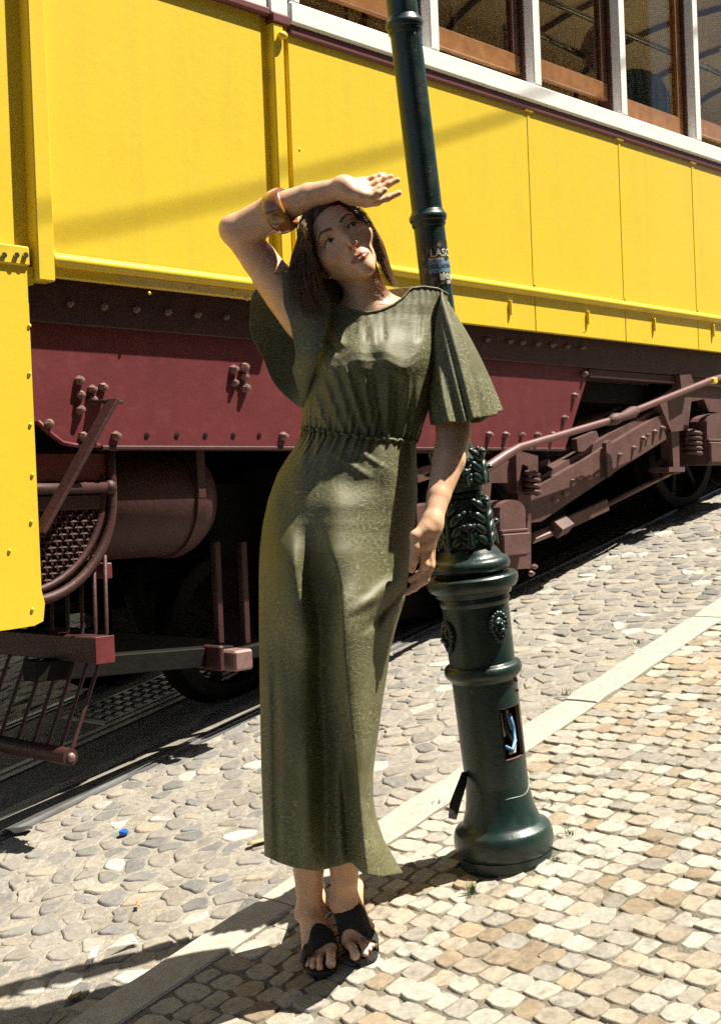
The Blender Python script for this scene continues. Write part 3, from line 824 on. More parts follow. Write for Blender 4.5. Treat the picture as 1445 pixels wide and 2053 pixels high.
for px in (432, 485): sbar('brake_hanger', (px, 1085), (px + 8, 1290), NS + .28, .03, .028, M_redd)
# inner truck far side and wheels (dark)
def wheel(h, y, r=.36):
    z = tg(h) + r
    w = MB().lathe([(r - .06, -.05), (r - .02, -.05), (r, -.045), (r - .004, .03), (r + .025, .035), (r + .025, .05), (r - .06, .05), (r - .07, .02), (r - .07, -.02), (r - .06, -.05)], (h, y, z), (0, 1, 0), 36).build('wheel', M_dark, tram, auto=40)
    mb = MB().lathe([(.0, -.06), (.07, -.06), (.08, .05), (0, .05)], (h, y, z), (0, 1, 0), 16)
    for k in range(7):
        t = 2 * math.pi * k / 7; mb.bar((h + .06 * math.cos(t), y, z + .06 * math.sin(t)), (h + (r - .06) * math.cos(t), y, z + (r - .06) * math.sin(t)), .03, .04, up=(0, 1, .01))
    mb.build('wheel_spokes', M_dark, w); return w
h_ax1 = hx(1018, 1000, NS + .1); h_ax2 = hx(1425, 800, NS + .1)
for h in (h_ax1 - .02, h_ax2 + .05):
    wheel(h, 1.72); wheel(h, 2.83)
    MB().tube([(h, 1.6, tg(h) + .36), (h, 2.95, tg(h) + .36)], .055, 10).build('axle', M_dark, tram, True)
wheel(hx(560, 1200, NS + .3), 2.0, .30); wheel(hx(560, 1200, NS + .3), 2.83, .30)
tb('gear_case', (hx(470, 1150, NS + .5) - .02, 1.95, tg(1.2) + .22), (hx(470, 1150, NS + .5) + .55, 2.7, tg(1.2) + .95), M_dark, tram, .03)  # dark boxes added to close off the view under the tram
tb('gear_case', (hx(620, 1100, NS + .3) - .05, 1.75, tg(1.9) + .12), (hx(620, 1100, NS + .3) + .95, 2.7, tg(1.9) + .85), M_dark, tram, .03)
tb('motor_case', (h_ax1 + .35, 1.95, tg(h_ax1 + .5) + .2), (h_ax1 + 1.2, 2.6, tg(h_ax1 + .5) + .7), M_dark, tram, .05)

# ---- truck on the right
YK = NS + .10
truck = MB().prism([tuple(tp(px, py, YK)[[0, 2]]) for px, py in ((1060, 985), (1232, 885), (1355, 812), (1362, 862), (1240, 940), (1082, 1046), (1056, 1048))], YK - .005, YK + .03, lambda u, v_, w: V(u, w, v_)).build('truck_side_beam', M_truck, tram)
# upper web plate on the beam
MB().prism([tuple(tp(px, py, YK - .012)[[0, 2]]) for px, py in ((1208, 888), (1218, 882), (1222, 950), (1212, 958))], YK - .03, YK - .005, lambda u, v_, w: V(u, w, v_)).build('beam_rib', M_truck, truck)
def quadplate(name, pts, c0, c1, m=M_truck, par=truck, bev=0):
    return MB().prism([tuple(tp(px, py, c0)[[0, 2]]) for px, py in pts], c0, c1, lambda u, v_, w: V(u, w, v_)).build(name, m, par)
quadplate('beam_flange', ((1062, 982), (1230, 884), (1345, 822), (1340, 806), (1225, 868), (1066, 966)), YK + .028, YK + .12)
for px, py in ((1110, 1003), (1131, 989), (1145, 966), (1158, 957), (1178, 957), (1193, 951), (1219, 932), (1240, 912), (1268, 898), (1286, 880), (1296, 872), (1310, 866), (1325, 858)): bolt(px, py, YK - .005, .85)
# left pedestal
quadplate('pedestal_plate', ((962, 960), (1010, 905), (1040, 905), (1064, 985), (1064, 1052), (1040, 1052), (1038, 990), (1018, 968), (985, 968), (978, 1040), (962, 1040)), YK - .02, YK + .03)
quadplate('spring_bracket', ((1034, 902), (1078, 914), (1078, 992), (1062, 992), (1058, 935), (1046, 930), (1036, 985)), YK - .05, YK - .02)
def springs(px0, py0, px1, py1, c, r, n=5):
    a = tp(px0, py0, c); b = tp(px1, py1, c); mb = MB(); pts = []
    for k in range(n * 12 + 1):
        t = k / (n * 12); an = 2 * math.pi * n * t; pts.append(a + (b - a) * t + V(r * math.cos(an), r * math.sin(an), 0))
    mb.tube(pts, .012, 6); return mb.build('coil_spring', M_truck, truck, True)
springs(1064, 942, 1066, 990, YK - .05, .032, 4)
springs(1386, 862, 1388, 912, YK - .03, .042, 5)
def axlebox(p, q, c, d):
    a = tp(*p, c); b = tp(*q, c); w = b[0] - a[0]; z0, z1 = b[2], a[2]
    n = 9; poly = [(a[0], z0)] + [(a[0] + w / 2 - w / 2 * math.cos(t), z1 - .05 + .05 * math.sin(t)) for t in np.linspace(0, math.pi, n)] + [(b[0], z0)]
    bx = MB().prism(poly, c, c + d, lambda u, v_, w_: V(u, w_, v_)).build('axle_box', M_truck, truck)
    zm = z0 + (z1 - z0) * .42
    tb('box_lid', (a[0] - .006, c - .022, z0 + .01), (b[0] + .004, c, zm), M_truck, bx, .012)
    tb('box_band', (a[0] - .006, c - .012, zm + .004), (b[0] + .006, c + .01, zm + .018), M_truck, bx, .003)
    return bx
axlebox((1000, 1003), (1056, 1115), YK - .10, .2)
axlebox((1415, 825), (1500, 930), YK - .08, .2)
quadplate('pedestal_leg', ((962, 1040), (975, 1040), (978, 1120), (965, 1120)), YK - .02, YK + .05)
quadplate('pedestal_leg', ((1056, 1040), (1064, 1040), (1064, 1140), (1056, 1140)), YK - .03, YK + .05)
quadplate('pedestal_foot', ((1016, 1110), (1056, 1110), (1056, 1140), (1030, 1142), (1016, 1130)), YK - .06, YK + .04)
for p in ((1068, 1136), (1062, 1150)): bolt(*p, YK - .05, .8)
# right pedestal
quadplate('pedestal_plate', ((1318, 800), (1378, 752), (1445, 772), (1460, 830), (1420, 825), (1410, 800), (1385, 805), (1378, 862), (1345, 866)), YK - .02, YK + .03)
quadplate('pedestal_leg', ((1345, 866), (1360, 866), (1362, 950), (1350, 950)), YK - .03, YK + .04)
quadplate('pedestal_foot', ((1340, 936), (1372, 936), (1372, 946), (1340, 946)), YK - .06, YK + .06)
quadplate('pedestal_bracket', ((1362, 752), (1384, 750), (1392, 775), (1366, 790)), YK - .07, YK - .02)
# long rods
mb = MB().tube([tp(940, 972, YK - .13), tp(962, 948, YK - .13), tp(1010, 915, YK - .13), tp(1040, 897, YK - .13), tp(1226, 842, YK - .13), tp(1425, 762, YK - .13), tp(1470, 750, YK - .13)], [.020, .022, .022, .018, .017, .017, .017], 10)
rod = mb.build('brake_rod', mat('rod_paint', (.13, .052, .050), .45, var=.2, vscale=10, dirt=(.16, .08, .07), dscale=14, damt=.6), tram, True)
MB().tube([tp(1218, 846, YK - .13), tp(1232, 840, YK - .13), tp(1245, 836, YK - .13), tp(1268, 826, YK - .13), tp(1275, 822, YK - .13)], [.02, .030, .021, .030, .02], 10).build('rod_coupling', M_truck, rod, True)
tb('rod_ring', tp(1435, 763, YK - .155) - V(.03, 0, .016), tp(1435, 763, YK - .155) + V(.02, .05, .016), M_yel, rod, .006)
MB().tube([tp(1110, 865, NS + .35), tp(1155, 848, NS + .35), tp(1156, 848, NS + .35), tp(1200, 832, NS + .35), tp(1202, 832, NS + .35), tp(1310, 780, NS + .35)], [.018, .020, .032, .032, .017, .017], 8).build('inner_rod', M_truck, tram, True)
MB().tube([tp(1065, 1080, YK + .05), tp(1110, 1062, YK + .05)], .026, 4).build('step_bar', M_bolt, tram)
MB().tube([tp(1112, 1062, YK + .02), tp(1135, 1050, YK + .02)], .045, 4).build('step_clamp', M_truck, tram)
sbar('step_board', (1135, 1048), (1215, 1012), YK + .05, .06, .03, M_truck)
MB().tube([tp(1215, 1012, YK + .05), tp(1350, 945, YK + .05)], .014, 6).build('step_rod', M_truck, tram, True)
quadplate('spring_plate', ((1115, 898), (1150, 895), (1195, 866), (1192, 885), (1155, 912), (1120, 912)), YK + .12, YK + .2)
quadplate('lever', ((1155, 880), (1195, 864), (1200, 878), (1170, 905), (1158, 905)), YK + .0, YK + .03)
quadplate('cross_bar', ((1068, 928), (1100, 920), (1105, 930), (1080, 945), (1068, 945)), YK + .10, YK + .16)
quadplate('timber_block', ((835, 940), (862, 932), (862, 960), (838, 968)), YK + .0, YK + .1)
quadplate('timber_block', ((930, 912), (965, 908), (965, 935), (930, 940)), YK + .0, YK + .1)
quadplate('rear_plate', ((830, 898), (1040, 893), (1046, 902), (1040, 912), (832, 908)), YK + .02, YK + .05)
quadplate('axle_guard', ((835, 1016), (862, 1008), (866, 1090), (838, 1096)), YK - .02, YK + .04)
# vertical hanger at the right above the pedestal
quadplate('spring_hanger', ((1352, 735), (1372, 735), (1376, 760), (1356, 765)), YK - .04, YK + .0)
bolt(1362, 724, YK - .012, .8)

# ---- overhead wire that casts its soft shadow across the tram side
wz = 5.7
def sun_up(p, z): return np.asarray(p) + SUN * ((z - p[2]) / SUN[2])
def wpt(px, py, z):
    q = tp(px, py, NS); w = P0 + HV * q[0] - NV * q[1] + V(0, 0, q[2]); return sun_up(w, z)
wa, wb = wpt(100, 500, wz), wpt(1090, 232, wz + .25)
d_ = wb - wa
pts = [wa + d_ * t + V(0, 0, .16 * (t - .5) ** 2) for t in np.linspace(-2.5, 3.5, 24)]
wire = MB().tube(pts, .0065, 6).build('overhead_cable', M_dark, None, True); tag(wire, 'dark overhead cable strung across the street above the tram', 'cable')

# ---- houses along both sides of the street
M_plaster = mat('facade_plaster', (.55, .50, .40), .9, var=.08, vscale=1.2, bump=.002, bscale=30, coords='P')
M_plaster2 = mat('facade_plaster_pink', (.50, .42, .34), .9, var=.08, vscale=1.2, coords='P')
M_plasterd = mat('facade_plaster_ochre', (.26, .20, .12), .9, var=.1, vscale=1.2, coords='P')
M_trim = mat('stone_trim', (.55, .53, .48), .8, var=.1, coords='P')
M_shut = mat('shutter_green', (.03, .07, .05), .5)
M_pane = mat('dark_pane', (.02, .025, .03), .08, spec=.6)
def facade(label, n, face, h0, h1, m, top=9.5):
    b = empty('house', G(h0, n)); tag(b, label, 'house')
    fm = Matrix(((HV[0], NV[0] * face, 0, 0), (HV[1], NV[1] * face, 0, 0), (0, 0, 1, 0), (0, 0, 0, 1)))
    O = G(h0, n); L = h1 - h0
    W = lambda x, y, z: HV * x + NV * face * y + V(0, 0, z)
    def bx(name, lo, hi, mm, par): 
        k = MB().box(lo, hi); k.v = [tuple(W(*p)) for p in k.v]; return k.build(name, mm, par)
    ws = []
    nx = int(L / 1.7)
    for i in range(nx):
        for lev in range(3):
            x = .7 + i * 1.7; z = SLOPE * L / 2 + 1.0 + lev * 2.9
            ws.append((x, z))
    zc0 = -1.5 - SLOPE * 2
    # wall in vertical piers and bands so that the windows are real openings
    mb = MB(); xs = [0] + [v_ for i in range(nx) for v_ in (.7 + i * 1.7, 1.6 + i * 1.7)] + [L]
    for a, c in zip(xs[0::2], xs[1::2]): mb.box((a, -.3, zc0), (c, 0, top))
    for i in range(nx):
        a = .7 + i * 1.7; zs = [zc0] + [q for lev in range(3) for q in (SLOPE * L / 2 + 1.0 + lev * 2.9, SLOPE * L / 2 + 2.7 + lev * 2.9)] + [top + .5]
        for c, d in zip(zs[0::2], zs[1::2]):
            if d > c: mb.box((a, -.3, c), (a + .9, -.002, min(d, top)))
    mb.v = [tuple(W(*p)) for p in mb.v]; mb.build('wall', m, b)
    for x, z in ws:
        if z + 1.7 > top: continue
        f_ = bx('window', (x + .002, -.16, z + .002), (x + .9 - .002, -.12, z + 1.7 - .002), M_white, b)
        bx('pane', (x + .07, -.118, z + .07), (x + .43, -.114, z + 1.62), M_pane, f_); bx('pane', (x + .47, -.118, z + .07), (x + .83, -.114, z + 1.62), M_pane, f_)
        bx('stone_surround', (x - .12, .002, z - .12), (x + 1.02, .05, z - .005), M_trim, b)
        for q in (x - .46, x + .92): bx('shutter', (q, .004, z), (q + .44, .035, z + 1.7), M_shut, b)
    bx('cornice', (-.05, -.3, top + .002), (L + .05, .28, top + .25), M_trim, b)
facade('unseen ochre rendered house with shuttered windows on the near side of the street', 4.6, -1, -7, 1.5, M_plasterd, 11.5)  # out-of-view houses; height, distance and dark render set to cut fill light
facade('unseen ochre rendered house with shuttered windows uphill on the near side', 4.6, -1, 1.51, 14, M_plasterd, 8.8)
facade('cream rendered house with shuttered windows behind the tram', -5.6, 1, -6, 4.0, M_plaster, 10)
facade('pale pink rendered house with shuttered windows uphill behind the tram', -5.6, 1, 4.01, 16, M_plaster2, 12)
# ================================================================ LAMP POST
M_green = mat('lamp_green', (.0065, .0235, .020), 0.38, spec=.5, var=.25, vscale=9, bump=.0010, bscale=70, coat=.12, rvar=.12, dirt=(.018, .034, .028), dscale=16, damt=.5)
M_rust = mat('rust', (.10, .045, .025), .8, var=.4, vscale=40)
LB = ground(1013, 1712)
LAX = V(-.088, -.055, 1); LAX /= np.linalg.norm(LAX)
lx = V(1, 0, 0) - LAX * LAX[0]; lx /= np.linalg.norm(lx); ly = np.cross(LAX, lx)        # ly points away from the viewer
LM = Matrix(((lx[0], ly[0], LAX[0], LB[0]), (lx[1], ly[1], LAX[1], LB[1]), (lx[2], ly[2], LAX[2], LB[2]), (0, 0, 0, 1)))
lamp = empty('lamp_post', mat=LM)
tag(lamp, 'leaning dark green cast iron lamp post with leafy collar that the woman rests against', 'lamp post')
def lh(px, py):                                  # height on the axis seen at a pixel
    best = None
    for z in np.linspace(-.1, 2.6, 2701):
        q = proj(LB + LAX * z); e = abs(q[1] - py)
        if best is None or e < best[0]: best = (e, z)
    return best[1]
def lr(half_px, z):                              # radius that spans half_px at height z
    return half_px / FPX * ((LB + LAX * z - CAM) @ CF)
Z = lambda py: lh(0, py)
def arcp(z0, z1, r, bulge, n=7): return [(r + bulge * math.sin(math.pi * t), z0 + (z1 - z0) * t) for t in np.linspace(0, 1, n)]
# foot
zf = Z(1672)
r_c0 = lr(63, Z(1600)); r_c1 = lr(70, Z(1300))
rF = lr(97, .05)
prof = [(rF * .97, -.06), (rF * .97, .012)] + [(rF * .93 + .012 * math.sin(t) + .0, .045 - .034 * math.cos(t)) for t in np.linspace(0.2, math.pi - .3, 9)] + [(rF * .86, .083), (rF * .80, .092), (r_c0 * 1.10, .125), (r_c0 * 1.02, .165), (r_c0, .19)]
foot = MB().lathe(prof, (0, 0, 0), (0, 0, 1), 48).build('foot', M_green, lamp, auto=50)
# lower column with its broken-out hatch
zr = Z(1338); zcol = Z(1200)
hz0, hz1 = Z(1512), Z(1412)
n_c = 72
def skip(z, a):
    a = (a + math.pi) % (2 * math.pi) - math.pi
    return hz0 < z < hz1 and -1.27 < a < -.47
rc = lambda z: r_c0 + (r_c1 - r_c0) * (z - .19) / (zcol - .19) * .55
zs_ = sorted(set(list(np.linspace(.19, zcol, 26)) + [hz0, hz1, (hz0 + hz1) / 2]))
col_ = MB().lathe([(rc(z), z) for z in zs_], (0, 0, 0), (0, 0, 1), n_c, skip=skip).build('lower_column', M_green, lamp, True)
inner = MB().lathe([(rc(z) - .010, z) for z in [hz0 - .10, hz0 - .03] + sorted([hz0, hz1] + list(np.linspace(hz0 + .01, hz1 - .01, 4))) + [hz1 + .03, hz1 + .10]], (0, 0, 0), (0, 0, 1), n_c, skip=skip).build('column_bore', M_rust, col_, True)
# hatch edge
er_ = []
for t in np.linspace(0, 1, 9): er_.append((-1.27 + .8 * t, hz0))
for t in np.linspace(0, 1, 7)[1:]: er_.append((-.47, hz0 + (hz1 - hz0) * t))
for t in np.linspace(0, 1, 9)[1:]: er_.append((-.47 - .8 * t, hz1))
for t in np.linspace(0, 1, 7)[1:-1]: er_.append((-1.27, hz1 + (hz0 - hz1) * t))
v = []; f = []
for i, (a, z) in enumerate(er_):
    for r in (rc(z) + .0015, rc(z) - .008): v.append((r * math.cos(a), r * math.sin(a), z))
n = len(er_)
for i in range(n): f.append((2 * i, 2 * i + 1, (2 * ((i + 1) % n)) + 1, 2 * ((i + 1) % n)))
mesh_obj('hatch_edge', v, f, M_rust, col_)
M_blue = mat('cable_blue', (.10, .25, .45), .4); M_cw = mat('cable_white', (.6, .58, .55), .45); M_blk = mat('cable_black', (.02, .02, .02), .5)
def cyl(a, z, r): return V(r * math.cos(a), r * math.sin(a), z)
rr = rc(hz0) - .016
MB().tube([cyl(-.75, hz1 - .02, rr), cyl(-.68, hz1 - .055, rr + .004), cyl(-.55, hz1 - .09, rr), cyl(-.62, hz0 + .04, rr + .003), cyl(-.85, hz0 + .018, rr + .004), cyl(-1.12, hz0 + .03, rr)], .0055, 7).build('electric_cable', M_blue, lamp, True)
MB().tube([cyl(-.80, hz1 - .01, rr - .005), cyl(-.60, hz1 - .06, rr - .004), cyl(-.50, hz0 + .05, rr), cyl(-.7, hz0 + .010, rr), cyl(-1.0, hz0 + .012, rr)], .005, 7).build('electric_cable', M_cw, lamp, True)
MB().tube([cyl(-.9, hz1 + .03, rr - .01), cyl(-.86, hz1 - .06, rr - .01), cyl(-.8, hz0 + .06, rr - .006), cyl(-.6, hz0 + .03, rr)], .006, 7).build('electric_cable', M_blk, lamp, True)
MB().box(cyl(-.95, hz1 - .05, rr - .02) - V(.008, .006, .03), cyl(-.95, hz1 - .05, rr - .02) + V(.008, .006, .035), .003).build('terminal_tag', M_cw, lamp)
# crack line in the paint
MB().tube([cyl(a, Z(1590) + .012 * math.sin(3 * a) + .03 * (a + 1.2), rc(Z(1590)) + .0006) for a in np.linspace(-1.45, -.1, 14)], .0022, 4).build('paint_crack', mat('bare_edge', (.12, .15, .13), .5), col_)
for z_, a_ in ((hz1 + .035, -.42), (hz1 + .060, -.40)):
    MB().ball(cyl(a_, z_, rc(z_)), .006, 8, 5).build('screw', M_rust, col_, True)
# half-round ring, then the heavy collar
rr_ = rc(zr); rR = lr(78, zr)
MB().lathe([(rr_, zr - .030), (rr_ + .006, zr - .022)] + [(rr_ + .006 + (rR - rr_ - .006) * math.sin(t), zr - .004 - .016 * math.cos(t)) for t in np.linspace(.2, math.pi, 9)] + [(rr_, zr + .016)], (0, 0, 0), (0, 0, 1), 48).build('ring', M_green, lamp, auto=60)
zk = Z(1165); rK = lr(92, zk)
MB().lathe([(rr_, zk - .062), (rr_ + .004, zk - .055), (rr_ + .006, zk - .048), (rK - .030, zk - .036), (rK - .022, zk - .034), (rK - .018, zk - .022), (rK - .008, zk - .018), (rK - .003, zk - .010), (rK, zk), (rK, zk + .012), (rK - .004, zk + .016), (rK - .022, zk + .018)], (0, 0, 0), (0, 0, 1), 56).build('collar', M_green, lamp, auto=28)
zq = Z(1128); rQ = lr(80, zq); rN = lr(52, Z(1060))
MB().lathe([(rK - .03, zk + .017), (rQ - .010, zk + .020)] + [(rQ - .016 + .016 * math.sin(t), (zk + .024 + zq + .012) / 2 - ((zq + .012 - zk - .024) / 2) * math.cos(t)) for t in np.linspace(.1, math.pi - .1, 9)] + [(rQ - .02, zq + .016), (rN + .012, zq + .024), (rN, zq + .04)], (0, 0, 0), (0, 0, 1), 56).build('collar_torus', M_green, lamp, auto=50)
zn1 = Z(1000)
MB().lathe([(rN, zq + .038), (rN * .97, Z(1060)), (rN * .90, zn1 - .012), (rN * .9, zn1)], (0, 0, 0), (0, 0, 1), 40).build('neck', M_green, lamp, True)
rB = lr(42, zn1)
MB().lathe([(rN * .9, zn1 - .008), (rB - .008, zn1 - .004)] + [(rB - .010 + .012 * math.sin(t), zn1 + .008 - .011 * math.cos(t)) for t in np.linspace(.1, 3.0, 8)] + [(rN * .85, zn1 + .02), (rN * .85, zn1 + .03)], (0, 0, 0), (0, 0, 1), 40).build('neck_ring', M_green, lamp, auto=50)
# upper bud with leaves
zb0, zb1 = zn1 + .02, Z(900)
rS = lr(31, Z(700))
MB().lathe([(rN * .85, zb0), (rN * .98, zb0 + .03), (rN * 1.0, zb0 + .06), (rN * .86, zb1 - .03), (rS * 1.12, zb1 - .004), (rS, zb1 + .02)], (0, 0, 0), (0, 0, 1), 40).build('bud', M_green, lamp, True)
def leaf(z0, z1, a, r0, r1, w, curl, name='acanthus_leaf'):
    """a cast acanthus leaf: a midrib with swelling lobes either side and a rolled tip"""
    mb = MB(); H = z1 - z0; nl = max(3, int(H / .026))
    Rz = lambda t: r0 + (r1 - r0) * t
    mb.tube([cyl(a, z0 + H * t, Rz(t) + .004 + curl * max(0, t - .75) * 3) for t in np.linspace(0, 1, 9)], [.010 - .004 * t for t in np.linspace(0, 1, 9)], 8)
    for k in range(nl):
        t = (k + .6) / nl * .93; ww = w * (.70 + .5 * math.sin(math.pi * t)) * (1 - .45 * t * t)
        for s in (-1, 1):
            for m_, (du, dz, sz) in enumerate(((.48, .002, 1.0), (.92, .012, .72))):
                da = s * ww * du / Rz(t); c = cyl(a + da, z0 + H * t + dz, Rz(t) + .001 - .003 * m_ + curl * .5 * t)
                o_ = V(math.cos(a + da), math.sin(a + da), 0); e1 = V(-o_[1], o_[0], 0) * s; d1 = e1 * .72 + V(0, 0, .69); d2 = np.cross(o_, d1)
                mb.ball(c, H / nl * .62 * sz, 10, 6, np.array([d1, o_, d2]), (1.25, .48, .62))
    mb.ball(cyl(a, z1 - .004, Rz(1) + .004 + curl), .009, 10, 6, None, (1.2, 1.2, .8))
    return mb.build(name, M_green, lamp, True)
for k in range(4):
    leaf(zq + .040, zn1 - .004, -.75 + k * math.pi / 2, rN * .99, rN * .95, .040, .007)
    leaf(zq + .040, (zq + zn1) / 2 + .02, -.75 + .785 + k * math.pi / 2, rN * .99, rN * .98, .022, .008)
for k in range(4):
    leaf(zb0 + .012, zb1 - .008, -.65 + k * math.pi / 2, rN * .95, rN * .94, .030, .009)
    leaf(zb0 + .012, zb0 + .055, .13 + k * math.pi / 2, rN * .96, rN * 1.0, .022, .010)
# shaft with rings
zt_l = 3.4
MB().lathe([(rS * 1.0, zb1), (rS, Z(520)), (rS * .99, Z(250)), (rS * .98, Z(20)), (rS * .96, zt_l)], (0, 0, 0), (0, 0, 1), 40).build('shaft', M_green, lamp, True)
for py in (437, 50):
    z = Z(py); R = lr(38, z)
    MB().lathe([(rS * .98, z - .024), (rS + .003, z - .020), (rS + .004, z - .014)] + [(rS + .003 + (R - rS - .003) * math.sin(t), z - .010 * math.cos(t)) for t in np.linspace(.2, math.pi - .2, 8)] + [(rS + .003, z + .013), (rS * .98, z + .02)], (0, 0, 0), (0, 0, 1), 40).build('shaft_ring', M_green, lamp, auto=50)
# lion masks
def lion(a, z):
    c = cyl(a, z, rc(z)); out = V(math.cos(a), math.sin(a), 0); si = V(-math.sin(a), math.cos(a), 0); R = np.array([si, out, V(0, 0, 1)])
    mb = MB(); P = lambda s, o, u: c + si * s + out * o + V(0, 0, u)
    mb.ball(P(0, .002, 0), .020, 12, 8, R, (.95, .7, 1.15))
    for k in range(11):
        t = math.pi * (-.15 + 1.3 * k / 10); mb.ball(P(.023 * math.cos(t), .003, .004 + .026 * math.sin(t)), .0075, 8, 6, R, (1, 1, 1.1))
    for k in range(7):
        t = math.pi * (1.1 + .8 * k / 6); mb.ball(P(.018 * math.cos(t), .004, -.006 + .030 * math.sin(t)), .006, 8, 6, R, (.8, 1, 1.7))
    mb.ball(P(0, .016, -.002), .0065, 8, 6, R, (.9, 1, 1.7)); mb.ball(P(0, .018, -.010), .0075, 8, 6, R, (1.3, .8, .7))
    for s in (-1, 1):
        mb.ball(P(s * .009, .012, .008), .006, 8, 6, R, (1.2, 1, .6)); mb.ball(P(s * .0075, .014, -.015), .006, 8, 6, R, (1.1, 1, .8))
    mb.ball(P(0, .012, -.023), .006, 8, 6, R, (1.2, .8, .8))
    mb.build('lion_mask', M_green, lamp, True)
lion(-1.02, Z(1250)); lion(-1.02 - math.pi / 2 - .15, Z(1262))
# torn strip of black tape hanging at the left
p_ = [(930, 1548), (928, 1562), (922, 1582), (912, 1610), (906, 1640)]
zz = 3.30; v = []; f = []
for i, (px, py) in enumerate(p_):
    w_ = (5, 8, 10, 11, 8)[i]
    for s, dz in ((-1, 0), (1, .012)):
        q = at(px + s * w_, py + (4 if s > 0 and i == 4 else 0), zz - .02 * i + dz); v.append(np.array(LM.inverted() @ Vector(q)))
for i in range(4): f.append((2 * i, 2 * i + 1, 2 * i + 3, 2 * i + 2))
nv_ = len(v); v += [q + V(.001, .0025, 0) for q in v]; f += [tuple(nv_ + j for j in q)[::-1] for q in f]
mesh_obj('torn_tape', v, f, mat('tape_black', (.015, .015, .015), .4), lamp)
# torn stickers with leftover lettering
M_st = [mat('sticker_black', (.02, .02, .018), .5, dirt=(.35, .34, .28), dscale=60, damt=.9), mat('sticker_blue', (.10, .22, .36), .45, dirt=(.45, .5, .5), dscale=50, damt=.7), mat('sticker_paper', (.42, .42, .34), .6, dirt=(.04, .06, .03), dscale=55, damt=.95)]
def patch(name, a0, a1, z0, z1, m, dr, ragged=.006):
    n = 15; v = []; f = []
    for i in range(n):
        a = a0 + (a1 - a0) * i / (n - 1)
        v += [cyl(a, z0 + RNG.uniform(-1, 1) * ragged, rS + dr), cyl(a, z1 + RNG.uniform(-1, 1) * ragged, rS + dr)]
    for i in range(n - 1): f.append((2 * i, 2 * i + 2, 2 * i + 3, 2 * i + 1))
    return mesh_obj(name, v, f, m, lamp)
patch('sticker', -2.4, -.25, Z(575), Z(490), M_st[0], .0008, .009)
patch('sticker', -2.0, -.20, Z(550), Z(527), M_st[1], .0014, .003)
patch('sticker', -1.35, -.15, Z(566), Z(553), M_st[2], .0012, .004)
patch('sticker', -1.9, -.9, Z(526), Z(521), M_st[2], .0012, .002)
def curved_text(txt, a_mid, z, size, m, dr=.0022):
    cu = bpy.data.curves.new('lettering', 'FONT'); cu.body = txt; cu.size = size; cu.align_x = 'CENTER'; cu.align_y = 'CENTER'; cu.offset = .0004
    o = bpy.data.objects.new('tmp', cu); link(o); bpy.context.view_layer.update()
    me = bpy.data.meshes.new_from_object(o.evaluated_get(bpy.context.evaluated_depsgraph_get())); bpy.data.objects.remove(o)
    bm = bmesh.new(); bm.from_mesh(me); bmesh.ops.triangulate(bm, faces=bm.faces); bmesh.ops.subdivide_edges(bm, edges=[e for e in bm.edges if e.calc_length() > .006], cuts=2)
    for v_ in bm.verts:
        a = a_mid + v_.co.x / rS; q = cyl(a, z + v_.co.y, rS + dr); v_.co = Vector(q)
    bm.to_mesh(me); bm.free(); me.materials.clear(); me.materials.append(m)
    t = bpy.data.objects.new('lettering', me); t.parent = lamp; link(t); return t
M_lw = mat('letter_white', (.55, .54, .46), .6, dirt=(.05, .06, .04), dscale=80, damt=.8); M_lb = mat('letter_dark', (.02, .025, .03), .6)
curved_text('LASC', -1.02, Z(513), .026, M_lw); curved_text('DOE HORA', -1.15, Z(538), .013, M_lb); curved_text('CE', -.75, Z(560), .015, M_lw); curved_text('EM', -.72, Z(571), .011, M_lw)

# chips and scratches in the paint
ch = MB()
for k in range(26):
    z = Z(RNG.uniform(60, 480)); a = RNG.uniform(-2.6, .2); w = RNG.uniform(.001, .004); h_ = RNG.uniform(.001, .006); t = RNG.uniform(-.3, .3); r = rS + .0006
    ch.add([cyl(a, z, r), cyl(a + w / rS, z + t * w, r), cyl(a + w / rS + .01, z + h_, r), cyl(a, z + h_ * .8, r)], [(0, 1, 2, 3)])
for k in range(30):
    z = RNG.uniform(.2, zr - .04); a = RNG.uniform(-2.8, .3); w = RNG.uniform(.002, .006); h_ = RNG.uniform(.002, .008); r = rc(z) + .0009
    if hz0 - .02 < z < hz1 + .02 and -1.4 < a < -.3: continue
    ch.add([cyl(a, z, r), cyl(a + w / r, z + .1 * w, r), cyl(a + w / r, z + h_, r), cyl(a, z + h_ * .7, r)], [(0, 1, 2, 3)])
o = ch.build('paint_chips', mat('chipped_paint', (.10, .13, .11), .7, var=.5, vscale=60, dirt=(.16, .08, .04), dscale=30, damt=.9), lamp); o['kind'] = 'stuff'
